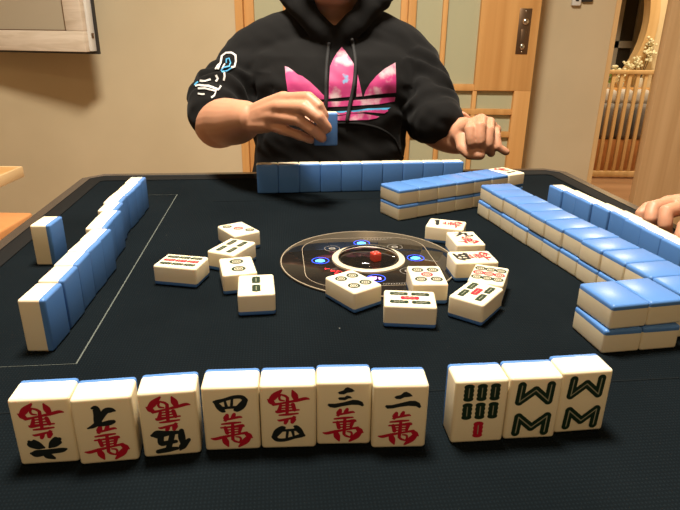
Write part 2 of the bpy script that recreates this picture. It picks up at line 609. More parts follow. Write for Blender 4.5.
obj('frame', boxmesh('frame', 'pale_wood', rel((px0, py0, pz0, px1, py1, pz0 + FW_)), rel((px0, py0, pz1 - FW_, px1, py1, pz1)),
                     rel((px0, py0, pz0 + FW_, px0 + FW_, py1, pz1 - FW_)), rel((px1 - FW_, py0, pz0 + FW_, px1, py1, pz1 - FW_)), bevel=2.5), pf)
obj('glass_pane', boxmesh('glass_pane', 'grey_glass', rel((px0 + 60, py0 + 10, pz0 + 60, px1 - 60, py0 + 16, pz1 - 60))), pf)
obj('inner_bead', boxmesh('inner_bead', 'metal', rel((px1 - FW_ - 4, py0 + 3, pz0 + FW_, px1 - FW_, py0 + 10, pz1 - FW_)),
                          rel((px0 + FW_, py0 + 3, pz0 + FW_, px1 - FW_, py0 + 10, pz0 + FW_ + 3))), pf)
obj('edge_channel', boxmesh('edge_channel', 'white_pl', rel((px0 + 8, py1, pz0 + 2, px1 + 8, py1 + 26, pz1 - 8)), bevel=2), pf)
obj('backing', boxmesh('backing', 'dark_pl', rel((px0 - 4, py1 + 26, pz0 - 8, px1 + 15, py1 + 36, pz1 + 8)), bevel=2), pf)
for zz in (190, 330, 470):
    obj('edge_catch', boxmesh('edge_catch', 'metal', rel((px1 + 8, py1 + 6, zz, px1 + 11, py1 + 16, zz + 16)), bevel=1), pf)
obj('wall_bracket', boxmesh('wall_bracket', 'dark_pl', rel((px0 + 20, py1 + 36, 330, px0 + 120, py1 + 62, 470)), bevel=3), pf)

# light board shelf and orange bench at the left
sh = thing('side_table', 'light wooden side table with pale edge band at left edge of photo', 'table', (-1010, 1360, FLOOR))
tz = -122 - FLOOR
bm = bmesh.new()
box(bm, -170, -300, tz - 26, 166, 140, tz, bevel=3)
obj('table_top', mesh_from(bm, 'table_top', 'shelf'), sh)
obj('edge_band', boxmesh('edge_band', 'edge', (164, -300, tz - 27, 172, 144, tz + 1), (-170, 138, tz - 27, 168, 144, tz + 1), bevel=2), sh)
for x_, y_ in ((-150, -280), (-110, -280), (-150, 100), (-110, 100)):
    if x_ == -150:
        obj('leg', boxmesh('leg', 'shelf', (x_, y_, 0, x_ + 34, y_ + 34, tz - 26), bevel=3), sh)
obj('back_rail', boxmesh('back_rail', 'shelf', (-140, -260, tz - 90, -124, 110, tz - 26)), sh)
bn = thing('wooden_bench', 'orange-brown wooden bench with a flat top below the side table, left of the table', 'bench', (-860, 1240, FLOOR))
bz = -200 - FLOOR
obj('seat', boxmesh('seat', 'bench', (-150, -220, bz - 34, 110, 110, bz), bevel=6, seg=3), bn)
for x_, y_ in ((-140, -205), (68, -205), (-140, 66), (68, 66)):
    obj('leg', boxmesh('leg', 'bench', (x_, y_, 0, x_ + 32, y_ + 32, bz - 34), bevel=3), bn)
bm = bmesh.new()
box(bm, -30, -22, 0, 30, 22, 12, bevel=5, seg=3)
box(bm, -24, -18, 10, 22, 18, 20, bevel=4, seg=3)
tag(obj('folded_cloth', mesh_from(bm, 'folded_cloth', 'red_cloth'), loc=(-838, 1290, -200)), 'small folded red cloth lying on the orange bench at the left edge', 'cloth')

# ------------------------------------------------------------------ the far room
RY = 3890.0
obj('wall_beyond', None or boxmesh('wall_beyond', 'wall2', (760, 4900, FLOOR, 2300, 4980, CEIL)), kind='structure')
# partition with a round opening
bm = bmesh.new()
cx, cz, r0 = 1472.0, 309.0, 620.0
n = 64
xs, xe, zs, ze = 760.0, 2300.0, FLOOR, CEIL
outer, inner = [], []
for k in range(n):
    t = 2 * PI * k / n
    inner.append((cx + r0 * math.cos(t), cz + r0 * math.sin(t)))
    dx, dz = math.cos(t), math.sin(t)
    q = min((xe - cx) / dx if dx > 1e-6 else 1e9, (xs - cx) / dx if dx < -1e-6 else 1e9, (ze - cz) / dz if dz > 1e-6 else 1e9, (zs - cz) / dz if dz < -1e-6 else 1e9)
    outer.append((cx + dx * q, cz + dz * q))
rows = [[bm.verts.new((x, y, z)) for x, z in pts] for pts, y in ((outer, 4300), (inner, 4300), (inner, 4360), (outer, 4360))]
for A, B in zip(rows, rows[1:]):
    for k in range(n):
        bm.faces.new((A[k], A[(k + 1) % n], B[(k + 1) % n], B[k]))
obj('wall_partition', mesh_from(bm, 'wall_partition', 'wall2', smooth=False), kind='structure')
bm = bmesh.new()
ring = []
for rr, y in ((r0 - 2, 4270), (r0 + 66, 4270), (r0 + 66, 4300), (r0 - 2, 4362)):
    ring.append([bm.verts.new((cx + rr * math.cos(2 * PI * k / n), y, cz + rr * math.sin(2 * PI * k / n))) for k in range(n)])
for i in range(4):
    A, B = ring[i], ring[(i + 1) % 4]
    for k in range(n):
        bm.faces.new((A[k], A[(k + 1) % n], B[(k + 1) % n], B[k]))
obj('trim_3', mesh_from(bm, 'trim_3', 'rail_wood'), kind='structure')
WB = 4700.0
xa, xb, xc, xd = P(612, 60, WB).x, P(616, 60, WB).x, P(631.5, 50, WB).x, P(638, 50, WB).x
za, zb_ = P(625, 48, WB).z, P(625, 41, WB).z
wd = obj('window_1', boxmesh('window_1', 'mullion', (xa - 30, WB, -120, xb, WB + 40, 900), (xc, WB - 10, -120, xd, WB + 40, 900), (xa - 30, WB, za, xc, WB + 38, zb_),
                             (xd + 150, WB, -120, xd + 190, WB + 40, 900), (xa - 30, WB, -160, xd + 190, WB + 40, -120)), kind='structure')
obj('glass_pane', boxmesh('glass_pane', 'night', (xa - 40, WB + 16, -140, xd + 190, WB + 22, 900)), wd)

# railing
rl = thing('wooden_railing', 'slatted pale wood railing standing in the far room beyond the doorway', 'railing', (1860, RY, FLOOR))
W_ = 250
zt = 14 - FLOOR
obj('top_rail', boxmesh('top_rail', 'rail_wood', (-W_ + 80, -14, zt - 26, W_ + 40, 14, zt), bevel=3), rl)
obj('bottom_rail', boxmesh('bottom_rail', 'rail_wood', (-W_ + 80, -12, 12, W_ + 40, 12, 50), bevel=3), rl)
obj('post', boxmesh('post', 'rail_wood', (-W_ + 66, -14, 0, -W_ + 92, 14, zt), bevel=3), rl)
slat = boxmesh('slat', 'rail_wood', (-11, -9, 48, 11, 9, zt - 24), bevel=2)
for k in range(8):
    obj('slat', slat, rl, loc=(-W_ + 134 + k * 52, 0, 0))
# sofa behind the railing
sf = thing('bench_sofa', 'grey cushioned bench with white back roll behind the slatted railing', 'sofa', (1900, 4080, FLOOR))
obj('base', boxmesh('base', 'bench', (-260, -60, 0, 330, 110, 240), bevel=4), sf)
bm = bmesh.new()
for k in range(5):
    box(bm, -250 + k * 115, -70, 240, -140 + k * 115, 60, 480, bevel=34, seg=4)
obj('cushion', mesh_from(bm, 'cushion', 'cushion'), sf)
bm = bmesh.new()
for k in range(5):
    box(bm, -250 + k * 115, -20, 470, -140 + k * 115, 70, 570, bevel=34, seg=4)
obj('back_roll', mesh_from(bm, 'back_roll', 'seat_white'), sf)
obj('shelf_board', boxmesh('shelf_board', 'door', (-260, 72, 0, 330, 186, 570), bevel=3), sf)
for k, (px_, col, lab) in enumerate(((1752, 'petal', 'white flowering pot plant on the ledge behind the railing, leftmost of the row'),
                                     (1800, 'leaf', 'first bright green pot plant from the left on the ledge behind the railing'),
                                     (1856, 'leaf', 'second bright green pot plant from the left on the ledge behind the railing'),
                                     (1930, 'petal', 'white flowering pot plant right of the green ones behind the railing'))):
    t = thing('potted_plant', lab, 'plant', (px_, 4178, FLOOR + 570), group='pot plants behind the railing')
    bm = bmesh.new()
    lathe(bm, [(0, 0), (16, 0), (22, 34), (19, 34), (0, 30)], 20)
    obj('pot', mesh_from(bm, 'pot', 'pot'), t)
    bm = bmesh.new()
    for _ in range(34):
        a, h = random.uniform(0, 2 * PI), random.uniform(30, 95)
        rr = random.uniform(0, 22)
        q = Vector((rr * math.cos(a), rr * math.sin(a), h))
        s_ = random.uniform(6, 11)
        vsx = ball(bm, (0, 0, 0), (s_, s_ * 0.55, s_ * 0.9), 1)
        R_ = Matrix.Rotation(random.uniform(0, 6), 3, 'Z') @ Matrix.Rotation(random.uniform(-1, 1), 3, 'X')
        for v in vsx:
            v.co = R_ @ v.co + q
    obj('foliage', mesh_from(bm, 'foliage', col), t)
t = thing('flowering_branch', 'branch with pale blossoms rising in front of the round window', 'flowers', (2085, 4236, FLOOR + 570))
bm = bmesh.new()
lathe(bm, [(0, 0), (20, 0), (26, 40), (16, 66), (12, 66), (0, 60)], 20)
obj('vase', mesh_from(bm, 'vase', 'pot'), t)
bm = bmesh.new()
tips = []
for q in ((-190, -10, 130), (-110, 0, 170), (-40, 0, 190), (60, 6, 270), (20, 0, 320)):
    pts = spline([(0, 0, 50), (q[0] * .4 + 10, q[1], 50 + q[2] * .4), (q[0] * .8, q[1], q[2] * .8), (q[0], q[1], q[2])], 5)
    tube(bm, pts, [3.2 * (1 - i / len(pts) * .7) for i in range(len(pts))], 8)
    tips.append(pts)
obj('twig', mesh_from(bm, 'twig', 'twig'), t)
bm = bmesh.new()
for pts in tips:
    for k in range(22):
        p = pts[random.randrange(7, len(pts))]
        s_ = random.uniform(7, 15)
        ball(bm, (p[0] + random.uniform(-22, 22), p[1] + random.uniform(-14, 14), p[2] + random.uniform(-20, 20)), (s_, s_, s_ * .8), 1)
obj('blossom', mesh_from(bm, 'blossom', 'petal'), t)

# ------------------------------------------------------------------ the table
TC, TA = Vector((29, 550, 0)), math.radians(6.3)
tb = thing('mahjong_table', 'square automatic mahjong table with dark woven cloth and glossy brown rim', 'table', (TC.x, TC.y, FLOOR), TA)
TZ = -FLOOR


def octa(h, c, z):
    return [(h - c, -h, z), (h, -h + c, z), (h, h - c, z), (h - c, h, z), (-h + c, h, z), (-h, h - c, z), (-h, -h + c, z), (-h + c, -h, z)]


def octloft(bm, lv, mis, cap0=False, cap1=False):
    R = [[bm.verts.new(p) for p in octa(*l)] for l in lv]
    for (A, B), mi in zip(zip(R, R[1:]), mis):
        for k in range(8):
            f = bm.faces.new((A[k], A[(k + 1) % 8], B[(k + 1) % 8], B[k]))
            f.material_index = mi
    if cap0:
        bm.faces.new(R[0])
    if cap1:
        bm.faces.new(R[-1])


obj('playing_cloth', boxmesh('playing_cloth', 'cloth', (-362, -362, -8, 362, 362, 0)), tb, loc=(0, 0, TZ))
bm = bmesh.new()
octloft(bm, [(360, 6, -6), (360, 6, 1), (362, 6, 2), (374, 16, 4), (375, 17, 5), (387, 26, 5), (390, 28, 3), (390, 28, -40), (360, 8, -44), (360, 6, -6)],
        [1, 1, 1, 1, 0, 0, 0, 0, 0])
obj('rim', mesh_from(bm, 'rim', ['rim', 'rim_black'], angle=25), tb, loc=(0, 0, TZ))
bm = bmesh.new()
octloft(bm, [(372, 20, -8), (360, 30, -130), (120, 30, -150)], [0, 0], True, True)
obj('apron', mesh_from(bm, 'apron', 'apron', angle=25), tb, loc=(0, 0, TZ))
bm = bmesh.new()
octloft(bm, [(120, 30, TZ - 149), (110, 30, 60), (230, 60, 40), (250, 60, 0)], [0, 0, 0], True, True)
obj('pedestal', mesh_from(bm, 'pedestal', 'apron', angle=25), tb)
# cut lines round the tile lifts: four slots turned about the centre
bm = bmesh.new()
box(bm, -232.6, -178, 0, -231.6, 273, 0.35)
box(bm, -310, -178.2, 0, -231.6, -177.9, 0.2)
box(bm, -310, 272.6, 0, -231.6, 272.9, 0.2)
sm = mesh_from(bm, 'slot_seam', 'seam', smooth=False)
sm2 = sm.copy()
sm2.materials[0] = M['seam_dark']
for k in range(4):
    obj('slot_seam', sm2 if k else sm, tb, loc=(0, 0, TZ), rot=(0, 0, k * PI / 2))

# centre dial
dl = thing('dice_console', 'round black glossy dial with cream ring and blue lights in table centre', 'dice console', (TC.x, TC.y - 1, 0.05), TA)
bm = bmesh.new()
lathe(bm, [(0, 0), (90, 0), (90, 1.0), (89.2, 1.5), (0, 1.5)], 96)
obj('plate', mesh_from(bm, 'plate', 'plate'), dl)
bm = bmesh.new()
lathe(bm, [(88.0, 1.4), (88.2, 1.9), (89.0, 1.9), (89.2, 1.4)], 96)
obj('rim_ring', mesh_from(bm, 'rim_ring', 'gold'), dl)


def flat_ribbon(bm, pts, wd, z, closed=False, mi=0):
    n_ = len(pts)
    L_, R_ = [], []
    for i in range(n_):
        a = Vector(pts[i - 1] if (closed or i) else pts[i])
        c = Vector(pts[(i + 1) % n_] if (closed or i < n_ - 1) else pts[i])
        d = (c - a).normalized()
        nn = Vector((-d.y, d.x)) * wd / 2
        L_.append(bm.verts.new((pts[i][0] + nn.x, pts[i][1] + nn.y, z)))
        R_.append(bm.verts.new((pts[i][0] - nn.x, pts[i][1] - nn.y, z)))
    for i in range(n_ if closed else n_ - 1):
        j = (i + 1) % n_
        f = bm.faces.new((L_[i], R_[i], R_[j], L_[j]))
        f.material_index = mi


bm = bmesh.new()
pts = []
hs, rc = 66, 34
for q, (sx, sy) in enumerate(((1, 1), (-1, 1), (-1, -1), (1, -1))):
    for k in range(9):
        a = q * PI / 2 + k / 8 * PI / 2
        pts.append((sx * (hs - rc) + rc * math.cos(a), sy * (hs - rc) + rc * math.sin(a)))
flat_ribbon(bm, pts, 0.55, 1.6, True)
obj('square_line', mesh_from(bm, 'square_line', 'gold', smooth=False), dl)
bm = bmesh.new()
lathe(bm, [(31, 1.4), (31, 3.4), (31.8, 4.0), (36, 4.0), (37.0, 3.2), (37.2, 1.4)], 80)
obj('dome_ring', mesh_from(bm, 'dome_ring', 'cream'), dl)
bm = bmesh.new()
lathe(bm, [(31, 4.0)] + [(31 * math.cos(a), 4 + 9 * math.sin(a)) for a in [k / 10 * PI / 2 for k in range(1, 10)]] + [(0, 13)], 64)
obj('clear_dome', mesh_from(bm, 'clear_dome', 'dome'), dl)
for k in range(4):
    a = PI / 2 * k
    c = (49 * math.cos(a), 49 * math.sin(a))
    bm = bmesh.new()
    ring_ = [(c[0] + 8.5 * math.cos(2 * PI * i / 32), c[1] + 8.5 * math.sin(2 * PI * i / 32)) for i in range(32)]
    flat_ribbon(bm, ring_, 0.8, 1.8, True, 0)
    bt = obj('button', mesh_from(bm, 'button', 'led_blue', smooth=False), dl, label='blue glowing ring button')
    bm = bmesh.new()
    lathe(bm, [(0, 2.2), (3.0, 2.0), (4.2, 1.6)], 20, (c[0] + (0 if k != 3 else -4), c[1], 0))
    for j in range(3):
        box(bm, c[0] - 5 + j * 3.6, c[1] - 3 + j % 2 * 3, 1.6, c[0] - 3 + j * 3.6, c[1] + 1 + j % 2 * 2, 2.0)
    obj('light', mesh_from(bm, 'light', 'led_violet' if k == 3 else 'led_core'), bt)
for a in (0.25 * PI, 0.75 * PI, 1.75 * PI):
    c = (49 * math.cos(a) * 0.98, 49 * math.sin(a) * 0.98)
    bm = bmesh.new()
    flat_ribbon(bm, [(c[0] + 8 * math.cos(2 * PI * i / 32), c[1] + 8 * math.sin(2 * PI * i / 32)) for i in range(32)], 0.5, 1.75, True)
    flat_ribbon(bm, [(c[0] + 3 * math.cos(2 * PI * i / 16), c[1] + 3 * math.sin(2 * PI * i / 16)) for i in range(16)], 1.2, 1.75, True)
    flat_ribbon(bm, [(c[0] - 2.4, c[1]), (c[0] + 2.4, c[1])], 1.2, 1.75)
    obj('button', mesh_from(bm, 'button', 'grey_line', smooth=False), dl, label='unlit ring button')
bm = bmesh.new()
for j, (x_, y_) in enumerate(((-44, -22), (-39, -27), (-34, -29), (-29, -33), (-24, -30), (-36, -34))):
    flat_ribbon(bm, [(x_ - 2.4, y_), (x_ + 2.4, y_)], 0.9, 1.75)
    flat_ribbon(bm, [(x_ - 1.8, y_ - 2), (x_ - 1.8 + (j % 3), y_ + 2)], 0.9, 1.75)
    if j % 2:
        flat_ribbon(bm, [(x_ - 2.2, y_ - 2), (x_ + 2.2, y_ - 2)], 0.9, 1.75)
obj('red_display', mesh_from(bm, 'red_display', 'led_red', smooth=False), dl)
bm = bmesh.new()
for j, (wd, yy) in enumerate(((34, 62), (26, 58), (22, -63))):
    for i in range(9):
        x_ = 4 + i * wd / 9
        flat_ribbon(bm, [(x_, yy - 1.2), (x_ + 1.2, yy + 1.2)], 0.5, 1.75)
        flat_ribbon(bm, [(x_, yy + 1), (x_ + 2, yy + 1)], 0.5, 1.75)
obj('printed_text', mesh_from(bm, 'printed_text', 'grey_line', smooth=False), dl)
bm = bmesh.new()
box(bm, -4.5, -4.5, 0, 4.5, 4.5, 9, bevel=1.3, seg=3)
de = tag(obj('die', mesh_from(bm, 'die', 'die'), loc=(TC.x + 7, TC.y - 4, 1.6), rot=(0, 0, 0.5)), 'small red die lying under the clear dome of the centre dial', 'die')
bm = bmesh.new()
for x_, y_ in ((-2, -2), (2, 2), (-2, 2), (2, -2)):
    lathe(bm, [(0, 9.06), (0.9, 9.06)], 10, (x_, y_, 0))
obj('pip', mesh_from(bm, 'pip', 'white_print', smooth=False), de)

# ------------------------------------------------------------------ tile markings (face up, top of the mark towards +y)
TW, TH, TD, BK = 30.3, 41.4, 19.3, 4.0
FZ = TD + 0.06
BOLD = 1.5
INK = ['red_ink', 'black_ink', 'green_ink', 'core_ink']


LAYER = [0]


def nextz(z):
    LAYER[0] += 1
    return z + LAYER[0] * 0.008


def poly(bm, pts, mi, z=FZ):
    z = nextz(z)
    vs_ = [bm.verts.new((p[0], p[1], z)) for p in pts]
    f = bm.faces.new(vs_)
    f.material_index = mi
    bmesh.ops.triangulate(bm, faces=[f])


def stroke(bm, pts, mi, z=FZ):
    """brush stroke through (x, y, width), one ribbon with rounded ends"""
    pts = [(x, y, q * BOLD) for x, y, q in pts]
    if len(pts) > 2:
        pts = spline(pts, 5)
    z = nextz(z)
    n_ = len(pts)
    L_, R_ = [], []
    for i in range(n_):
        a, c = pts[max(i - 1, 0)], pts[min(i + 1, n_ - 1)]
        d = Vector((c[0] - a[0], c[1] - a[1])).normalized()
        nn = Vector((-d.y, d.x)) * pts[i][2] / 2
        L_.append(bm.verts.new((pts[i][0] + nn.x, pts[i][1] + nn.y, z)))
        R_.append(bm.verts.new((pts[i][0] - nn.x, pts[i][1] - nn.y, z)))
        if i in (0, n_ - 1):
            sg_ = -1 if i == 0 else 1
            cap = [L_[-1]] + [bm.verts.new((pts[i][0] + nn.x * math.cos(t) + sg_ * d.x * pts[i][2] / 2 * math.sin(t), pts[i][1] + nn.y * math.cos(t) + sg_ * d.y * pts[i][2] / 2 * math.sin(t), z))
                              for t in [PI * k / 7 for k in range(1, 7)]] + [R_[-1]]
            f = bm.faces.new(cap)
            f.material_index = mi
    for i in range(n_ - 1):
        f = bm.faces.new((L_[i], R_[i], R_[i + 1], L_[i + 1]))
        f.material_index = mi


def crop(pts, x0, y0, sx, sy):
    return [((p[0] - x0) / sx, -(p[1] - y0) / sy) + ((p[2] / sx,) if len(p) > 2 else ()) for p in pts]


def wan(bm):
    k = lambda *p: stroke(bm, crop(p, 242, 257, 14.2, 12.0), 0)
    k((212, 222, 20), (203, 245, 30), (198, 264, 14))
    k((266, 216, 18), (258, 232, 22), (240, 252, 8))
    k((186, 262, 8), (250, 248, 14), (306, 238, 14), (322, 242, 8))
    k((168, 290, 10), (240, 284, 15), (310, 280, 10))
    k((160, 318, 10), (250, 313, 14), (322, 308, 22), (336, 312, 8))
    k((192, 318, 20), (204, 360, 22))
    k((200, 337, 9), (300, 332, 9))
    k((206, 358, 9), (296, 352, 9))
    k((312, 312, 22), (298, 356, 16))
    k((250, 285, 16), (248, 350, 20), (244, 412, 17))
    k((80, 400, 8), (110, 404, 18), (170, 392, 18), (250, 378, 13), (328, 366, 15), (350, 366, 22))
    k((176, 392, 22), (190, 430, 34), (206, 466, 10))
    k((345, 366, 18), (372, 388, 30), (396, 404, 6))
    k((372, 396, 26), (340, 430, 36), (290, 470, 12))
    k((244, 412, 14), (262, 428, 14), (300, 440, 8))
    k((270, 392, 8), (300, 398, 12), (306, 420, 12), (290, 440, 8))


def num(bm, which):
    if which == 'three':
        for q in ([(190, 85), (205, 97), (240, 99), (265, 87), (300, 83), (322, 75), (305, 58), (268, 44), (250, 50), (235, 68), (205, 77)],
                  [(193, 129), (205, 141), (250, 144), (275, 131), (305, 130), (290, 114), (262, 107), (245, 120), (205, 121)],
                  [(113, 180), (130, 196), (170, 203), (230, 190), (300, 180), (355, 182), (385, 194), (397, 185), (385, 160), (350, 145), (310, 141), (240, 159), (170, 170), (120, 169)]):
            poly(bm, crop(q, 242, 257, 14.2, 12.0), 1)
    if which == 'two':
        for q in ([(196, 104), (212, 118), (245, 120), (275, 106), (310, 104), (340, 98), (322, 80), (290, 64), (268, 68), (246, 88), (212, 94)],
                  [(128, 176), (146, 192), (190, 190), (240, 180), (310, 172), (370, 176), (398, 192), (412, 182), (398, 152), (362, 134), (318, 134), (246, 150), (180, 164), (134, 164)]):
            poly(bm, crop(q, 250, 265, 14.4, 12.0), 1)
    k = lambda *p: stroke(bm, crop(p, 247, 260, 15.2, 12.6), 1)
    if which == 'four':
        k((118, 112, 16), (140, 112, 26), (200, 98, 20), (270, 80, 22), (330, 78, 24), (360, 92, 26), (388, 112, 5))
        k((128, 116, 20), (158, 156, 34), (186, 184, 28), (196, 190, 14))
        k((370, 104, 28), (340, 146, 42), (300, 176, 34), (284, 180, 20))
        k((204, 104, 12), (214, 150, 18))
        k((264, 92, 14), (256, 146, 16))
        k((165, 164, 18), (240, 160, 16), (325, 158, 18))
    k = lambda *p: stroke(bm, crop(p, 247, 238, 15.0, 11.2), 1)
    if which == 'seven':
        k((180, 70, 14), (204, 72, 34), (212, 110, 40), (206, 172, 40), (224, 184, 26), (290, 178, 32), (322, 172, 22))
        k((124, 206, 8), (180, 188, 26), (226, 150, 24), (272, 98, 34), (316, 92, 30), (342, 98, 12))
    s = lambda *p: stroke(bm, [(x, y + 10.2, q) for x, y, q in p], 1)
    if which == 'six':
        s((-2.5, 6.4, 1.2), (0.2, 4.6, 2.8), (1.2, 3.2, 2.2))
        s((-9.5, 1.0, 0.8), (-7, 1.6, 2.0), (0, 2.2, 2.2), (6, 2.9, 3.0), (8.4, 2.6, 1.0))
        s((-1.2, -0.6, 0.8), (-3.2, -2.4, 3.0), (-6.2, -5.0, 3.4), (-7, -5.6, 1.4))
        s((1.6, -0.8, 1.0), (4.0, -2.0, 3.2), (7.4, -4.0, 3.6), (8.2, -5.0, 1.2))
    if which == 'five':
        s((-4.2, 6.4, 0.8), (-5.6, 4.2, 2.6), (-9.2, 0.2, 1.4))
        s((-6.2, 3.4, 1.8), (-5.6, -2, 2.6), (-5.8, -6.0, 1.8))
        s((-2.6, 5.2, 1.4), (2, 5.6, 2.2), (7.4, 6.4, 1.8))
        s((2.2, 5.4, 2.0), (0.6, 1, 2.0), (-1.0, -4.6, 2.0))
        s((-2.4, 0.6, 1.4), (2, 1.0, 1.8), (5.4, 1.0, 2.2), (5.0, -4.6, 2.2))
        s((-4.2, -5.2, 1.4), (2, -5.0, 2.2), (7.0, -4.8, 3.4), (9.6, -4.4, 1.2))
    if which == 'one':
        s((-8.5, -1.6, 1.4), (-5, -1.2, 3.0), (2, 0, 2.6), (7.0, 0.8, 4.0), (8.6, -0.4, 1.4))
    if which == 'eight':
        s((-2.0, 4.4, 2.6), (-4.0, 0, 2.4), (-8.4, -4.2, 1.2))
        s((1.2, 5.4, 1.4), (3.2, 3.0, 2.6), (5.6, -1.2, 2.6), (9.4, -3.8, 2.4))
    if which == 'nine':
        s((-8.0, 1.8, 1.0), (-1, 2.8, 1.8), (3.8, 3.4, 2.2), (3.0, -2.5, 2.2), (5.0, -5.2, 2.0), (9.0, -4.4, 1.8), (9.4, -1.2, 0.8))
        s((-1.0, 6.2, 2.4), (-2.4, 1.0, 2.2), (-8.4, -5.2, 1.2))


def stick(bm, x, y, mi, ln=9.6, wd=4.7, ang=0.0):
    """one lobed bamboo stick with its pale core"""
    c, s_ = math.cos(ang), math.sin(ang)
    T = lambda p: (x + p[0] * c - p[1] * s_, y + p[0] * s_ + p[1] * c)
    wd *= 1.16
    side = []
    for k in range(25):
        t = k / 24
        yy = (t - 0.5) * (ln - wd * 0.55)
        side.append((wd / 2 * (0.84 + 0.16 * abs(math.cos(t * 3 * PI))), yy))
    capt = [(wd / 2 * math.cos(a), (ln - wd * 0.55) / 2 + wd * 0.27 * math.sin(a)) for a in [PI * k / 8 for k in range(1, 8)]]
    out = side + capt + [(-p[0], p[1]) for p in reversed(side)] + [(-p[0], -p[1]) for p in capt]
    vs_ = [bm.verts.new((*T(p), FZ)) for p in out]
    f = bm.faces.new(vs_)
    f.material_index = mi
    bmesh.ops.triangulate(bm, faces=[f])
    q = [T((-0.27, -ln * 0.28)), T((0.27, -ln * 0.28)), T((0.27, ln * 0.28)), T((-0.27, ln * 0.28))]
    poly(bm, q, 3, FZ + 0.05)


def dot(bm, x, y, r, mi):
    def ann(r0_, r1_, m_, z):
        n_ = 28
        if r0_ < 1e-6:
            poly(bm, [(x + r1_ * math.cos(2 * PI * k / n_), y + r1_ * math.sin(2 * PI * k / n_)) for k in range(n_)], m_, z)
            return
        a = [bm.verts.new((x + r0_ * math.cos(2 * PI * k / n_), y + r0_ * math.sin(2 * PI * k / n_), z)) for k in range(n_)]
        c = [bm.verts.new((x + r1_ * math.cos(2 * PI * k / n_), y + r1_ * math.sin(2 * PI * k / n_), z)) for k in range(n_)]
        for k in range(n_):
            f = bm.faces.new((a[k], c[k], c[(k + 1) % n_], a[(k + 1) % n_]))
            f.material_index = m_
    ann(r * 0.62, r, mi, FZ)
    ann(r * 0.30, r * 0.50, mi, FZ)
    ann(0, r * 0.16, mi, FZ)


def marking(kind):
    bm = bmesh.new()
    LAYER[0] = 0
    if kind.startswith('wan_'):
        wan(bm)
        num(bm, kind[4:])
    elif kind == 'bamboo7':
        for y in (-1.0, -13.0):
            for x in (-7.4, 0, 7.4):
                stick(bm, x, y, 2, 11.2, 5.0)
        stick(bm, 0, 11.5, 0, 11.0, 5.0)
    elif kind == 'bamboo8':
        for pts in ([(-8.2, 15.6), (-8.8, 5.2), (-0.1, 12.6), (7.9, 5.2), (8.4, 15.6)], [(-8.6, -15.4), (-8.0, -4.8), (0.1, -12.2), (8.6, -4.8), (8.2, -15.4)]):
            for (x0, y0), (x1, y1) in zip(pts, pts[1:]):
                n_ = max(2, int(math.hypot(x1 - x0, y1 - y0) / 2.9))
                for i in range(n_ + 1):
                    t_ = i / n_
                    ex, ey = x0 + (x1 - x0) * t_, y0 + (y1 - y0) * t_
                    poly(bm, [(ex + 2.5 * math.cos(PI * k / 8), ey + 2.5 * math.sin(PI * k / 8)) for k in range(16)], 2)
                stroke(bm, [(x0, y0, 3.2), (x1, y1, 3.2)], 2)
            for (x0, y0), (x1, y1) in zip(pts, pts[1:]):
                stroke(bm, [(x0, y0, 0.42), (x1, y1, 0.42)], 3, FZ + 0.05)
    elif kind == 'bamboo2':
        stick(bm, 0, 8.6, 2, 14.5, 6.4)
        stick(bm, 0, -8.6, 2, 14.5, 6.4)
    elif kind == 'bamboo4':
        for x in (-6, 6):
            for y in (-9, 9):
                stick(bm, x, y, 2, 15.5, 5.0)
    elif kind == 'bamboo5':
        for x in (-7.6, 7.6):
            for y in (-8.6, 8.6):
                stick(bm, x, y, 2, 15, 5.2)
        stick(bm, 0, 0, 0, 15, 5.6)
    elif kind == 'bamboo9':
        for x, mi in ((-8, 2), (0, 0), (8, 2)):
            for y in (-11.5, 0, 11.5):
                stick(bm, x, y, mi, 11.4, 5.0)
    elif kind == 'dot2':
        for y in (-9, 9):
            dot(bm, 0, y, 6.3, 2)
    elif kind == 'dot3':
        dot(bm, -7.5, 11.5, 4.9, 2)
        dot(bm, 0, 0, 5.3, 0)
        dot(bm, 7.5, -11.5, 4.9, 2)
    elif kind == 'dot4':
        for x in (-6.2, 6.2):
            for y in (-9, 9):
                dot(bm, x, y, 5.3, 2)
    elif kind == 'dot5':
        for x in (-6.8, 6.8):
            for y in (-10.4, 10.4):
                dot(bm, x, y, 5.3, 2)
        dot(bm, 0, 0, 5.3, 0)
    elif kind == 'dot9':
        for x in (-9, 0, 9):
            for y, mi in ((-10.5, 2), (0, 0), (10.5, 2)):
                dot(bm, x, y, 4.9, mi)
    me = bpy.data.meshes.new('marking_' + kind)
    for f in bm.faces:
        if f.normal.z < 0:
            f.normal_flip()
    bm.to_mesh(me)
    bm.free()
    for m in INK:
        me.materials.append(M[m])
    return me


def tile_meshes():
    out = []
    for lo, hi, nm, mt in ((BK, TD, 'tile_body', 'ivory'), (0, BK, 'tile_back', 'blue')):
        bm = bmesh.new()
        box(bm, -TW / 2, -TH / 2, 0, TW / 2, TH / 2, TD, bevel=2.1, seg=4)
        cutz = BK
        r = bmesh.ops.bisect_plane(bm, geom=bm.verts[:] + bm.edges[:] + bm.faces[:], plane_co=(0, 0, cutz), plane_no=(0, 0, 1 if nm == 'tile_back' else -1), clear_outer=True)
        es = [e for e in bm.edges if e.is_boundary]
        bmesh.ops.holes_fill(bm, edges=es)
        out.append(mesh_from(bm, nm, mt, angle=60))
    return out


BODY, BACK = tile_meshes()
MARKS = {}
R_STAND = (PI / 2, 0, 0)                 # face towards local -y, blue back towards +y


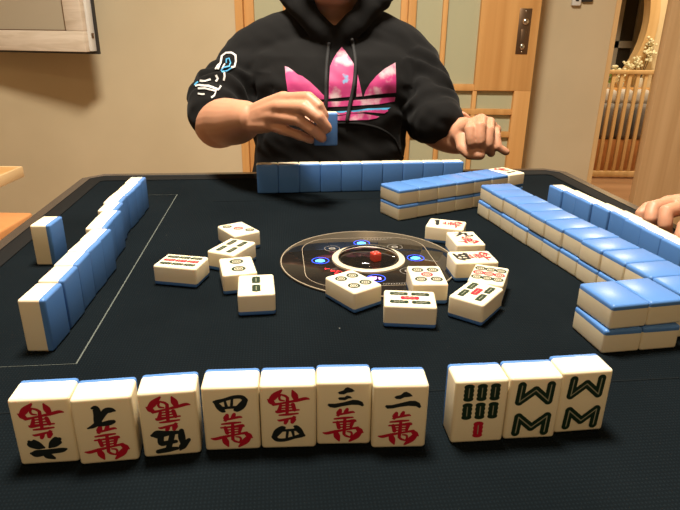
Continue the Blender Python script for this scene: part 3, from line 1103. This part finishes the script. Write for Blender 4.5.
def tile(x, y, yaw, pose, label, group, mark=None, z=0.0, flip=False):
    """x, y = centre of the tile's footprint; pose: stand / up / down"""
    t = thing('mahjong_tile', label, 'mahjong tile', (x, y, z + 0.15), yaw, group)
    fl = Matrix.Rotation(PI, 4, 'Z') if flip else Matrix.Identity(4)
    if pose == 'stand':
        L = Matrix.Translation((0, TD / 2, TH / 2)) @ Matrix.Rotation(PI / 2, 4, 'X') @ fl
    elif pose == 'up':
        L = fl
    else:
        L = Matrix.Translation((0, 0, TD)) @ Matrix.Rotation(PI, 4, 'X') @ fl
    parts = [('body', BODY), ('back', BACK)]
    if mark:
        if mark not in MARKS:
            MARKS[mark] = marking(mark)
        parts.append(('marking', MARKS[mark]))
    for nm, me in parts:
        o = bpy.data.objects.new(nm, me)
        C.objects.link(o)
        o.parent = t
        o.matrix_local = L
    return t


def rot2(x, y, a):
    return x * math.cos(a) - y * math.sin(a), x * math.sin(a) + y * math.cos(a)


def corner_tile(x, y, deg, pose, *a, **k):
    """placed by the near-left corner of its footprint"""
    th = math.radians(deg)
    lx, ly = (TW / 2, TD / 2) if pose == 'stand' else (TW / 2, TH / 2)
    dx, dy = rot2(lx, ly, th)
    return tile(x + dx, y + dy - 1.7, th, pose, *a, **k)


# the photographer's hand: ten standing tiles, faces to the camera
G = 'face-showing tiles standing in the front row'
FRONT = [(-168.0, 247.6, 6.6, 'wan_six', True, 'leftmost ivory tile of the front row, red character upside down above a black six'),
         (-136.6, 248.2, 9.0, 'wan_seven', False, 'front-row ivory tile with black seven over red character, second from left'),
         (-104.6, 254.4, 8.6, 'wan_five', True, 'front-row ivory tile with upside-down red character above black five, third from left'),
         (-72.8, 260.6, 4.4, 'wan_four', False, 'front-row ivory tile with upright black four over red character'),
         (-42.2, 263.0, 3.4, 'wan_four', True, 'front-row ivory tile with red character upside down above black four'),
         (-11.9, 266.8, 2.5, 'wan_three', False, 'front-row ivory tile with three black strokes over red character'),
         (18.7, 264.5, 2.8, 'wan_two', False, 'front-row ivory tile with two black strokes over red character'),
         (63.6, 269.3, 5.7, 'bamboo7', True, 'front-row ivory tile with six dark sticks and one red stick below'),
         (94.4, 273.2, 5.1, 'bamboo8', False, 'front-row ivory tile with zigzag dark green sticks, left of the two alike'),
         (125.4, 279.4, 7.6, 'bamboo8', False, 'front-row ivory tile with zigzag dark green sticks, rightmost of the row')]
for x, y, a, mk, fl, lb in FRONT:
    corner_tile(x, y, a, 'stand', lb, G, mk, flip=fl)

# discards lying face up round the dial
G = 'face-up discarded tiles round the dial'
DISC = [(12.1, 429.8, 37.5, 'dot4', False, 'face-up tile with four green circles lying at the front edge of the dial'),
        (62.0, 449.6, 1.6, 'dot5', False, 'face-up tile with four green circles round a red one, right front of the dial'),
        (75.9, 405.1, 86.2, 'bamboo5', False, 'face-up tile with four green sticks and a red one, frontmost beside the dial'),
        (-81.9, 422.9, 8.5, 'bamboo2', False, 'face-up tile with two green sticks end to end, frontmost of the left group'),
        (-101.6, 463.1, 15.8, 'dot2', False, 'face-up tile with two large green circles in the left group'),
        (-128.2, 477.0, 79.4, 'bamboo9', False, 'face-up tile with green, red and green rows of sticks, leftmost discard'),
        (-109.1, 566.3, 37.0, 'dot3', False, 'face-up tile with three circles in a diagonal, red in the middle, farthest left discard'),
        (-128.5, 523.2, -22.8, 'bamboo4', False, 'face-up tile with four green sticks between the diagonal-circle and two-circle tiles'),
        (132.9, 596.6, 71.5, 'wan_one', False, 'face-up tile with one black stroke and red character, farthest discard right of dial'),
        (117.0, 547.9, 5.5, 'wan_nine', False, 'face-up red-character tile turned upright, second farthest discard right of dial'),
        (148.4, 503.2, 96.1, 'wan_five', False, 'face-up red-character tile lying sideways, third discard back on the right'),
        (110.0, 460.0, -21.8, 'dot9', False, 'face-up tile with nine circles in three rows, middle row red'),
        (88.2, 427.8, -36.4, 'bamboo5', False, 'face-up tile with four slanting green sticks round a red one, front of right group')]
for x, y, a, mk, fl, lb in DISC:
    corner_tile(x, y, a, 'up', lb, G, mk, flip=fl)

ORD = ['nearest the camera', 'second from the camera end', 'third from the camera end', 'fourth from the camera end', 'fifth from the camera end', 'sixth from the camera end',
       'seventh from the camera end', 'eighth from the camera end', 'fifth from the far end', 'fourth from the far end', 'third from the far end', 'second from the far end', 'farthest']
# left player's row, blue backs to the right: near corners of the blue faces
LC = [(-204.5, 362.5), (-206.5, 396), (-209.5, 428), (-212.5, 458.5), (-214.5, 489), (-222.5, 521), (-226, 549.5), (-234, 579.5), (-239.5, 609), (-242.5, 639), (-244.5, 669), (-247.5, 697.5)]
LAB = ORD[:6] + ['sixth from the far end'] + ORD[8:]
G = 'blue-backed tiles of the left standing row'
for i, (x, y) in enumerate(LC):
    a = math.radians(3.0 + (i % 3 - 1) * 1.1 + (2.5 if 4 < i < 9 else 0))
    # yaw such that local +y (blue back) points to +x
    yaw = a - PI / 2
    bx, by = x + rot2(0, TW / 2, a)[0] + rot2(-TD / 2, 0, a)[0], y + rot2(0, TW / 2, a)[1] + rot2(-TD / 2, 0, a)[1]
    tile(bx, by, yaw, 'stand', 'standing blue-backed tile in the left row, %s of the row' % LAB[i], G)
a = math.radians(2.5)
tile(-279 - TD / 2, 526 + TW / 2, a - PI / 2, 'stand', 'single blue-backed tile standing alone left of the left row', None)

# right player's row, blue backs to the left: far-to-near corners of the blue faces
RC = [(261, 711), (269, 684), (274, 656), (282, 627.5), (289.5, 599), (291.5, 571), (295, 541.5), (299, 511.5)]
LABR = ['farthest of the row', 'second from its far end', 'third from its far end', 'fourth from its far end', 'fifth from its far end', 'sixth from its far end', 'seventh from its far end', 'eighth from its far end, at the frame edge']
G = 'blue-backed tiles of the right standing row'
for i, (x, y) in enumerate(RC):
    if i + 1 < len(RC):
        nx, ny = RC[i + 1]
        a = math.atan2(nx - x, -(ny - y))            # lean of the row
        a = 0.16 + (a - 0.16) * 0.15
    # direction along the row (towards the camera)
    d = Vector((math.sin(a), -math.cos(a)))
    nrm = Vector((math.cos(a), math.sin(a)))           # away from the blue face
    c = Vector((x, y)) + d * (TW / 2) + nrm * (TD / 2)
    yaw = math.atan2(nrm.x, -nrm.y)                    # local -y (face) along nrm
    tile(c.x, c.y, yaw, 'stand', 'standing blue-backed tile in the right row, %s' % LABR[i], G)

# far player's row of ten, blue backs to the camera
G = 'blue-backed tiles of the far standing row'
LABF = ['leftmost', 'second from the left', 'third from the left', 'fourth from the left', 'fifth from the left', 'fifth from the right', 'fourth from the right', 'third from the right', 'second from the right', 'rightmost']
for i in range(10):
    th = math.radians(7.6)
    dx, dy = rot2((i + 0.5) * 30.25, TD / 2 + (0.8 if i in (2, 6) else 0), th)
    tile(-119 + dx, 804 + dy, th + PI, 'stand', 'standing blue-backed tile in front of the person, %s in the far row' % LABF[i], G)


# two-high walls
def wall(x, y, deg, n_, what, names, group, last_up=False):
    th = math.radians(deg)
    for i in range(n_):
        for lv in (0, 1):
            k = random.uniform(-0.9, 0.9) - (1.2 if lv == 0 else 0)
            dx, dy = rot2((i + 0.5) * 30.4, TH / 2 + k, th)
            lb = 'blue-backed tile lying %s in %s, stack %s' % ('on top' if lv else 'underneath', what, names[i])
            up = last_up and i == n_ - 1 and lv == 1
            if up:
                lb = 'face-up tile with red and black mark at the right end of %s' % what
            tile(x + dx, y + dy, th, 'up' if up else 'down', lb, group, 'wan_one' if up else None, z=lv * (TD + 0.15), flip=up)


wall(177.1, 718.5, -76.8, 11, 'the long right wall',
     ['farthest from the camera', 'second from the far end', 'third from the far end', 'fourth from the far end', 'fifth from the far end', 'sixth from the far end',
      'fifth from the camera end', 'fourth from the camera end', 'third from the camera end', 'second from the camera end', 'nearest the camera'], 'tiles of the long right wall')
wall(70.7, 683.9, 30.2, 7, 'the short far wall',
     ['leftmost', 'second from the left', 'third from the left', 'fourth from the left', 'third from the right', 'second from the right', 'rightmost'], 'tiles of the short far wall', True)
for lv, x, y, dg in ((0, 191.0, 368.6, 9.6), (1, 193.5, 369.1, 12.5)):
    for i in range(2):
        th = math.radians(dg)
        dx, dy = rot2((i + 0.5) * 30.5, TH / 2, th)
        tile(x + dx, y + dy, th, 'down', 'blue-backed tile of the near right block, %s, %s' % (('lower layer', 'upper layer')[lv], ('left one', 'right one at frame edge')[i]),
             'tiles of the near right block', z=lv * (TD + 0.15))

# ------------------------------------------------------------------ people
def hand_shapes(bm, wrist, fingers, thumb, fr=8.2, wr=(24, 16), up=Vector((0, 0, 1))):
    """tapering closed shapes for one hand: palm fans to the knuckles, fingers bend at their joints"""
    w_ = Vector(wrist)
    mcps = [Vector(f[0]) for f in fingers]
    nm = len(fingers)
    for i, m_ in enumerate(mcps):
        off = (mcps[0] - mcps[-1]).normalized() * ((nm - 1) / 2 - i) * 6.5
        st = w_ + off
        mid = (st + m_) / 2
        tube(bm, [st, mid, m_], [13, 12.6, 10.5], 14)
    for i in range(nm - 1):
        a, c = mcps[i], mcps[i + 1]
        tube(bm, [w_, (a + c) / 2 * 0.6 + w_ * 0.4, (a + c) / 2], [13, 12.6, 9.4], 14)
    for i, f in enumerate(fingers):
        s_ = (1.0, 1.04, 0.98, 0.84)[i]
        pts = [Vector(q) for q in f]
        rr = [fr * s_ * q for q in (1.12, 1.02, 0.93, 0.80)]
        pp, rs = [], []
        for k in range(len(pts) - 1):
            for t_ in (0.0, 0.35, 0.7):
                pp.append(pts[k].lerp(pts[k + 1], t_))
                rs.append(rr[k] + (rr[k + 1] - rr[k]) * t_ - (0.5 if 0 < t_ < 0.6 else 0))
        pp.append(pts[-1])
        rs.append(rr[-1])
        tube(bm, pp, rs, 14)
    pts = [Vector(q) for q in thumb]
    tube(bm, [w_.lerp(pts[0], 0.3)] + pts, [13, 14, 10.5, 9.6, 8.2], 14)


def arm_hand(elbow_path, wrist, fingers, thumb, fr=8.2):
    """forearm path [(point, radius)...] running to the wrist, then the hand; fused"""
    bm = bmesh.new()
    pp = spline([(*p, r) for p, r in elbow_path] + [(*wrist, elbow_path[-1][1] * 0.80)], 6)
    tube(bm, [p[:3] for p in pp], [p[3] for p in pp], 24)
    hand_shapes(bm, wrist, fingers, thumb, fr)
    return remesh(bm, 1.5, 4)


def add_bm(dst, src):
    me = bpy.data.meshes.new('tmp')
    src.to_mesh(me)
    src.free()
    dst.from_mesh(me)
    bpy.data.meshes.remove(me)


def person(root, Mx, arms, coat_mat, sleeves, lean=0.0, hood=True):
    """Mx maps the sitter's own frame (facing -y, z from the table top) into the place. arms/sleeves are in the place."""
    T = lambda x, y, z: Mx @ Vector((x, y, z))
    inv = root.matrix_basis.inverted()
    # --- body: head, neck, trunk, thighs, arms
    bm = bmesh.new()
    loft_z(bm, [(0, 20, -330, 130, 90), (0, 12, -250, 140, 95), (0, 8, -120, 120, 85), (0, 0, 40, 118, 84), (0, 6, 130, 130, 82), (0, 18, 190, 138, 66), (0, 26, 222, 90, 48)])
    tube(bm, [(0, 34, 190), (2, 26, 240), (4, 8, 300)], [(54, 48), (46, 46), (44, 46)], 24)
    # head: skull, jaw, brow, nose, ears
    ball(bm, (4, -2, 368), (68, 82, 84), 4)
    ball(bm, (4, -26, 318), (54, 56, 62), 4)
    ball(bm, (4, -58, 284), (26, 22, 18), 3)
    tube(bm, [(4, -80, 366), (4, -92, 338), (4, -98, 328)], [7, 11, 13], 12)
    ball(bm, (4, -84, 306), (20, 9, 8), 3)
    for sx in (-1, 1):
        ball(bm, (4 + sx * 26, -74, 380), (20, 9, 7), 3)
        ball(bm, (4 + sx * 34, -66, 336), (18, 14, 14), 3)
        ball(bm, (4 + sx * 70, 6, 344), (9, 18, 30), 3)
    for v in bm.verts:
        v.co = T(*v.co)
    body = remesh(bm, 4.5, 3)
    for a_ in arms:
        add_bm(body, arm_hand(*a_))
    bmesh.ops.transform(body, matrix=inv, verts=body.verts[:])
    bobj = obj('body', mesh_from(body, 'body', 'skin', angle=180), root)
    # --- face details and hair
    bm = bmesh.new()
    for sx in (-1, 1):
        ball(bm, (4 + sx * 26, -73, 366), (11, 9, 4.6), 3)
    bmesh.ops.transform(bm, matrix=inv @ Mx, verts=bm.verts[:])
    obj('eye', mesh_from(bm, 'eye', 'eye'), root)
    bm = bmesh.new()
    for sx in (-1, 1):
        ball(bm, (4 + sx * 26, -80, 366), (4.2, 2.6, 4.2), 2)
    bmesh.ops.transform(bm, matrix=inv @ Mx, verts=bm.verts[:])
    obj('iris', mesh_from(bm, 'iris', 'iris'), root)
    bm = bmesh.new()
    ball(bm, (4, -92, 304), (17, 4, 3.4), 2)
    ball(bm, (4, -91, 297), (14, 4, 3.8), 2)
    bmesh.ops.transform(bm, matrix=inv @ Mx, verts=bm.verts[:])
    obj('mouth', mesh_from(bm, 'mouth', 'lip'), root)
    bm = bmesh.new()
    ball(bm, (4, 8, 384), (76, 88, 82), 4)
    ball(bm, (4, 50, 340), (62, 50, 70), 3)
    bmesh.ops.bisect_plane(bm, geom=bm.verts[:] + bm.edges[:] + bm.faces[:], plane_co=(4, -46, 410), plane_no=(0, -0.9, -0.44), clear_outer=True)
    for v in bm.verts:
        v.co += Vector(v.co).normalized() * 3.0 * noise.noise(v.co * 0.06)
    bmesh.ops.transform(bm, matrix=inv @ Mx, verts=bm.verts[:])
    obj('hair', mesh_from(bm, 'hair', 'hair', angle=180), root)
    # --- trousers and shoes
    bm = bmesh.new()
    loft_z(bm, [(0, 20, -345, 150, 110), (0, 20, -300, 160, 118), (0, 14, -210, 158, 112)])
    for sx in (-1, 1):
        tube(bm, [(sx * 78, 10, -270), (sx * 88, -170, -262), (sx * 92, -330, -268)], [84, 72, 60], 24)
        tube(bm, [(sx * 92, -325, -272), (sx * 92, -318, -440), (sx * 92, -310, FLOOR + 50)], [60, 50, 40], 24)
    for v in bm.verts:
        v.co = T(*v.co)
    tr = remesh(bm, 6, 3)
    bmesh.ops.transform(tr, matrix=inv, verts=tr.verts[:])
    obj('trousers', mesh_from(tr, 'trousers', 'trousers', angle=180), root)
    for sx in (-1, 1):
        bm = bmesh.new()
        tube(bm, [(sx * 92, -300, FLOOR + 38), (sx * 92, -370, FLOOR + 34), (sx * 94, -430, FLOOR + 28)], [(40, 36), (42, 32), (36, 26)], 20)
        for v in bm.verts:
            v.co = T(v.co.x, v.co.y, max(v.co.z, FLOOR + 1))
        bmesh.ops.transform(bm, matrix=inv, verts=bm.verts[:])
        obj('shoe', mesh_from(bm, 'shoe', 'shoe', angle=180), root)
    # --- top garment
    bm = bmesh.new()
    loft_z(bm, [(0, 14, -300, 170, 122), (0, 10, -200, 160, 122), (0, 6, -100, 148, 116), (-1, 0, 0, 137, 110), (0, -1, 80, 138, 109), (1, 4, 140, 152, 104),
                (2, 14, 180, 156, 88), (4, 24, 206, 122, 66), (6, 36, 222, 80, 40)], 56)
    for v in bm.verts:
        v.co = T(*v.co)
    for path in sleeves:
        pp = spline(path, 8)
        rs = []
        for i, q in enumerate(pp):
            t_ = i / (len(pp) - 1)
            rs.append(q[3] * (1 + 0.035 * math.sin(t_ * 19 + q[0] * 0.03) * min(1, t_ * 1.6)))
        tube(bm, [q[:3] for q in pp], rs, 28)
    if hood:
        pts, rr = [], []
        for k in range(28):
            a = 2 * PI * k / 28
            fr_ = (1 - math.sin(a)) / 2          # 1 in front, 0 behind
            x_ = 86 * math.cos(a) * (1 - 0.30 * fr_ ** 3)
            y_ = 30 + 62 * math.sin(a) - 14 * fr_ ** 2
            z_ = 290 + 2 * math.cos(a) - (92 * max(0.0, 1 - abs(x_) / 82) ** 0.9 if fr_ > 0.5 else 0)
            pts.append(T(x_ + 10, y_, z_))
            rr.append((18 + 16 * (1 - fr_), 18 + 18 * (1 - fr_)))
        tube(bm, pts, rr, 18, closed=True)
        q = bmesh.new()
        ball(q, (8, 122, 215), (95, 46, 74), 3)
        for v in q.verts:
            v.co = T(*v.co)
        add_bm(bm, q)
    else:
        pts = [T(62 * math.cos(2 * PI * k / 24), 26 + 54 * math.sin(2 * PI * k / 24), 250 + 8 * math.sin(2 * PI * k / 24)) for k in range(24)]
        tube(bm, pts, 13, 14, closed=True)
    g = remesh(bm, 3.6, 2)
    g.normal_update()
    # cloth folds
    for v in g.verts:
        c = v.co
        f = noise.noise(Vector((c.x * 0.012 + c.z * 0.010, c.y * 0.012, c.z * 0.022 - c.x * 0.012))) * 5.0
        f += noise.noise(Vector((c.x * 0.03, c.y * 0.03, c.z * 0.055 + c.x * 0.03))) * 2.4
        v.co = c + v.normal * f
    for path in sleeves:                        # pushed-up folds gathered above the cuff
        e_, e2 = Vector(path[-1][:3]), Vector(path[-2][:3])
        ax = (e_ - e2).normalized()
        for v in g.verts:
            d = v.co - e_
            s_ = d.dot(ax)
            rad = (d - ax * s_).length
            if -110 < s_ < 8 and rad < 95:
                wgt = max(0.0, 1 - abs(s_ + 45) / 66)
                v.co += (d - ax * s_).normalized() * wgt * 5.5 * math.sin(s_ * 0.21 + noise.noise(v.co * 0.02) * 4.5)
    for _ in range(1):
        bmesh.ops.smooth_vert(g, verts=g.verts[:], factor=0.5, use_axis_x=True, use_axis_y=True, use_axis_z=True)
    bvh = BVHTree.FromBMesh(g)
    bmesh.ops.transform(g, matrix=inv, verts=g.verts[:])
    gobj = obj('hoodie' if hood else 'sweater', mesh_from(g, 'garment', coat_mat, angle=180), root)
    return bobj, gobj, bvh, inv


def printed(name, bvh, polys, mats, parent, inv, dy=1.0, target=3.2, label=None):
    """print lying on the garment: outlines [(material index, [(u, v)...])] laid on the cloth where they are seen"""
    bm = bmesh.new()
    o = Vector((0, 0, CAMH))
    for mi, pts in polys:
        q = bmesh.new()
        f = q.faces.new([q.verts.new((u, v, 0)) for u, v in pts])
        bmesh.ops.triangulate(q, faces=[f])
        for _ in range(7):
            es = [e for e in q.edges if e.calc_length() > target]
            if not es:
                break
            bmesh.ops.subdivide_edges(q, edges=es, cuts=1, use_grid_fill=False)
            bmesh.ops.triangulate(q, faces=q.faces[:])
        ok = True
        for v in q.verts:
            d = ray(v.co.x, v.co.y).normalized()
            hit = bvh.ray_cast(o + d * 860, d)
            if hit[0] is None:
                v.tag = True
                continue
            v.co = hit[0] + hit[1] * (dy * (1 if hit[1].dot(d) < 0 else -1))
        bmesh.ops.delete(q, geom=[v for v in q.verts if v.tag], context='VERTS')
        for f in q.faces:
            f.material_index = mi
        add_bm(bm, q)
    bmesh.ops.transform(bm, matrix=inv, verts=bm.verts[:])
    me = bpy.data.meshes.new(name)
    bm.normal_update()
    bm.to_mesh(me)
    bm.free()
    for m in mats:
        me.materials.append(M[m])
    me.shade_smooth()
    return obj(name, me, parent, label=label)


# --- the person behind the table
R1 = thing('person', 'person in a black hoodie with pink printed logo, seated behind the table', 'person', (-22, 1066, FLOOR))
R1m = Matrix.Translation((-22, 1066, FLOOR))
M1 = Matrix.Translation((-22, 1066, 0))
hy = 752
rf = [[P(284, 99, 778), P(309, 98, 748), P(319, 107, 737), P(324, 116, 740)],
      [P(279, 107, 774), P(305, 108, 738), P(319, 118, 731), P(327, 128, 736)],
      [P(274, 116, 778), P(299, 120, 744), P(313, 130, 736), P(322, 138, 738)],
      [P(268, 125, 786), P(287, 131, 762), P(301, 136, 752), P(311, 140, 752)]]
rt = [P(268, 112, 806), P(288, 116, 804), P(306, 122, 792), P(319, 127, 779)]
rw = P(250, 119, 822)
E1 = Vector((-204, 970, 75))
arm1 = ([(Vector((-140, 1100, 168)), 36), (Vector((-174, 1056, 116)), 38), (E1 + Vector((-2, 10, 0)), 39), (E1.lerp(rw, 0.30), 37), (E1.lerp(rw, 0.62) + Vector((0, 0, -2)), 33), (E1.lerp(rw, 0.86), 27)], rw, rf, rt)
lf = [[P(472, 124, 944), P(470, 130, 908), P(471, 142, 904), P(477, 149, 918)],
      [P(481, 120, 948), P(480, 127, 908), P(480, 141, 902), P(484, 150, 916)],
      [P(489, 123, 954), P(489, 131, 914), P(488, 144, 908), P(491, 153, 920)],
      [P(495, 130, 960), P(496, 137, 922), P(498, 147, 914), P(506, 152, 914)]]
lt = [P(463, 139, 952), P(463, 148, 928), P(470, 154, 912), P(480, 155, 904)]
lw = P(462, 133, 972)
E2 = Vector((156, 1072, 74))
arm2 = ([(Vector((104, 1100, 166)), 34), (Vector((138, 1094, 120)), 36), (E2, 37), (E2.lerp(lw, 0.42) + Vector((0, 0, -4)), 40), (E2.lerp(lw, 0.75) + Vector((2, 0, -5)), 37), (E2.lerp(lw, 0.92) + Vector((2, 0, -4)), 33)], lw, lf, lt, 9.0)
sl1 = [(-80, 1092, 194, 62), (-140, 1086, 174, 60), (-176, 1062, 146, 53), (-198, 1026, 120, 49), (-205, 1000, 104, 50), (-207, 980, 92, 48)]
sl2 = [(45, 1092, 194, 62), (104, 1092, 172, 58), (132, 1074, 138, 53), (148, 1046, 106, 50), (156, 1018, 88, 48), (160, 1000, 82, 46)]
b1, h1, bvh1, inv1 = person(R1, M1, [arm1, arm2], 'hoodie', [sl1, sl2])


def lg(pts):
    return [(280 + x / 5.667, 40 + y / 5.667) for x, y in pts]


printed('chest_logo', bvh1, [
    (0, lg([(348, 40), (368, 62), (388, 92), (408, 120), (424, 148), (422, 230), (416, 320), (345, 326), (275, 333), (278, 240), (284, 150), (300, 112), (322, 76)])),
    (0, lg([(440, 195), (452, 250), (466, 318), (432, 322)])),
    (0, lg([(28, 150), (48, 156), (74, 174), (100, 196), (128, 206), (172, 240), (215, 280), (258, 326), (250, 336), (205, 336), (120, 320), (44, 290), (34, 220)])),
    (0, lg([(653, 128), (656, 215), (656, 298), (600, 302), (540, 308), (474, 318), (486, 285), (508, 248), (545, 205), (592, 164)])),
    (0, lg([(190, 352), (330, 348), (460, 338), (652, 322), (648, 348), (560, 364), (440, 372), (330, 378), (200, 382)])),
    (0, lg([(180, 412), (310, 412), (410, 404), (500, 398), (608, 390), (612, 402), (590, 416), (480, 408), (400, 418), (310, 428), (180, 430)])),
    (0, lg([(180, 440), (310, 434), (420, 418), (470, 416), (562, 434), (545, 444), (500, 452), (400, 456), (300, 455), (180, 458)])),
    (1, lg([(300, 405), (400, 402), (500, 388), (624, 384), (606, 396), (500, 400), (400, 410), (305, 416)])),
], ['pink', 'blue_print'], h1, inv1, 0.9, label='pink three-leaf logo print with stripes')


def ribbon_px(pts, wd):
    n_ = len(pts)
    L_, R_ = [], []
    for i in range(n_):
        a, c = Vector(pts[max(i - 1, 0)]), Vector(pts[min(i + 1, n_ - 1)])
        d = (c - a).normalized()
        nn = Vector((-d.y, d.x)) * wd / 2
        L_.append((pts[i][0] + nn.x, pts[i][1] + nn.y))
        R_.append((pts[i][0] - nn.x, pts[i][1] - nn.y))
    return [[L_[i], R_[i], R_[i + 1], L_[i + 1]] for i in range(n_ - 1)]


def sg(pts):
    return [(190 + x / 8.5, 50 + y / 8.5) for x, y in pts]


sp = []
for mi, wd, pts in ((0, 1.7, [(235, 165), (262, 110), (275, 55), (310, 28), (355, 28), (388, 50), (392, 100), (378, 145), (352, 150)]),
                    (1, 1.1, [(310, 115), (312, 80), (335, 72), (348, 110), (335, 140), (285, 150), (262, 175), (275, 190), (320, 175), (355, 152)]),
                    (0, 1.2, [(215, 165), (240, 130), (262, 112)]), (0, 1.2, [(270, 160), (300, 118)]),
                    (0, 1.9, [(222, 215), (238, 245), (222, 272)]), (0, 1.6, [(292, 195), (296, 225), (288, 262)]),
                    (0, 2.0, [(85, 262), (130, 268), (178, 250)]), (1, 1.4, [(40, 300), (60, 280), (72, 270)]), (0, 1.8, [(48, 308), (80, 300), (100, 305), (160, 310), (240, 340), (262, 310)]),
                    (0, 1.6, [(72, 330), (130, 328), (222, 352), (206, 390), (182, 408)]), (0, 1.4, [(72, 374), (110, 380), (128, 378)])):
    for q in ribbon_px(sg(pts), wd * 1.12):
        sp.append((mi, q))
printed('sleeve_print', bvh1, sp, ['white_print', 'blue_print'], h1, inv1, 1.6, 2.2, label='white and blue looped lettering print on the sleeve')


def cloth_line(bvh, pts, step=2.0, off=1.5):
    out = []
    o = Vector((0, 0, CAMH))
    for u, v in spline(pts, 8):
        d = ray(u, v).normalized()
        h = bvh.ray_cast(o + d * 860, d)
        if h[0] is not None:
            out.append(h[0] - d * off)
    return out


for pts in ([(329, 44), (327, 62), (326, 84), (326, 108)], [(352, 40), (355.5, 62), (354, 84), (350, 104), (347, 120)]):
    bm = bmesh.new()
    tube(bm, cloth_line(bvh1, pts, off=2.5), 3.0, 10)
    bmesh.ops.transform(bm, matrix=inv1, verts=bm.verts[:])
    obj('drawstring', mesh_from(bm, 'drawstring', 'cord'), h1)
bm = bmesh.new()
tube(bm, cloth_line(bvh1, [(300, 131), (318, 126), (338, 123.5), (360, 124), (380, 129), (394, 139), (400, 152), (404, 160)], off=0.2), 2.2, 8)
bmesh.ops.transform(bm, matrix=inv1, verts=bm.verts[:])
obj('pocket_seam', mesh_from(bm, 'pocket_seam', 'hoodie'), h1)

# tile held up in the hand
ht = thing('mahjong_tile', 'blue-backed tile held up in the right fingers of the person', 'mahjong tile', P(325.5, 128.5, 759) - Vector((0, 0, TH / 2)), math.radians(184))
L = Matrix.Translation((0, TD / 2, TH / 2)) @ Matrix.Rotation(PI / 2, 4, 'X')
for nm, me in (('body', BODY), ('back', BACK)):
    o = bpy.data.objects.new(nm, me)
    C.objects.link(o)
    o.parent = ht
    o.matrix_local = L

# --- the person at the right, only a hand in the picture
R2 = thing('person', 'person at the right whose bent fingers rest behind the right row of tiles', 'person', (800, 560, FLOOR))
M2 = Matrix.Translation((800, 560, 0)) @ Matrix.Rotation(-PI / 2, 4, 'Z')
lf2 = [[P(668, 204, 660), P(647, 209, 655), P(641.5, 214, 650), P(641, 224, 646)],
       [P(676, 203, 640), P(653, 208, 622), P(651, 219, 614), P(654, 236, 612)],
       [P(688, 206, 618), P(666, 212, 594), P(665, 225, 588), P(669, 243, 588)],
       [P(700, 214, 600), P(684, 226, 570), P(680, 238, 564), P(682, 253, 566)]]
lt2 = [P(712, 220, 620), P(706, 232, 590), P(700, 242, 575), P(694, 250, 568)]
lw2 = P(735, 206, 640)
e2 = Vector((690, 470, 20))
armA = ([(Vector((790, 440, 170)), 46), (Vector((750, 450, 90)), 45), (e2, 42), (e2.lerp(lw2, 0.35), 38), (e2.lerp(lw2, 0.7), 31), (e2.lerp(lw2, 0.9), 26)], lw2, lf2, lt2)
B = Vector((620, 690, -168))
rf2 = [[B + Vector((-80, -14 - 0, 4)), B + Vector((-112, -16, 0)), B + Vector((-132, -17, -6)), B + Vector((-148, -18, -14))],
       [B + Vector((-84, 6, 6)), B + Vector((-120, 6, 2)), B + Vector((-142, 6, -6)), B + Vector((-158, 6, -14))],
       [B + Vector((-80, 25, 4)), B + Vector((-114, 27, 0)), B + Vector((-134, 28, -6)), B + Vector((-150, 29, -14))],
       [B + Vector((-72, 43, 0)), B + Vector((-98, 47, -4)), B + Vector((-114, 49, -8)), B + Vector((-126, 50, -14))]]
rt2 = [B + Vector((-20, -22, 0)), B + Vector((-46, -38, -2)), B + Vector((-68, -44, -6)), B + Vector((-86, -44, -10))]
armB = ([(Vector((790, 680, 170)), 46), (Vector((780, 710, 20)), 44), (Vector((770, 720, -110)), 42), (Vector((712, 706, -140)), 36), (Vector((650, 694, -162)), 27)], B, rf2, rt2)
sA = [(800, 500, 190, 66), (792, 446, 160, 62), (752, 446, 92, 56), (700, 466, 34, 52), (640, 500, 34, 46), (590, 532, 38, 40)]
sB = [(800, 620, 190, 66), (792, 684, 160, 62), (784, 712, 30, 56), (772, 720, -100, 52), (716, 708, -138, 46), (690, 702, -150, 42)]
b2, h2, bvh2, inv2 = person(R2, M2, [armA, armB], 'sweater', [sA, sB], hood=False)


def stool(loc, label):
    t_ = thing('wooden_stool', label, 'stool', loc)
    zt_ = -362 - FLOOR
    bm_ = bmesh.new()
    lathe(bm_, [(0, zt_ - 30), (150, zt_ - 30), (160, zt_ - 22), (160, zt_ - 6), (152, zt_), (0, zt_)], 48)
    obj('seat', mesh_from(bm_, 'seat', 'panel_wood'), t_)
    for k in range(4):
        a_ = PI / 4 + k * PI / 2
        bm_ = bmesh.new()
        tube(bm_, [(104 * math.cos(a_), 104 * math.sin(a_), zt_ - 28), (135 * math.cos(a_), 135 * math.sin(a_), 14)], 14, 14)
        obj('leg', mesh_from(bm_, 'leg', 'panel_wood'), t_)


stool((-22, 1086, FLOOR), 'wooden stool under the person in the black hoodie')
stool((820, 560, FLOOR), 'wooden stool under the person at the right')

# ------------------------------------------------------------------ modelling units -> metres
for me in bpy.data.meshes:
    me.transform(Matrix.Scale(S, 4))
for o in SC.objects:
    if o.name in KEEP:
        continue
    o.location = o.location * S
    if o.parent is None:
        o.location.z += TOP
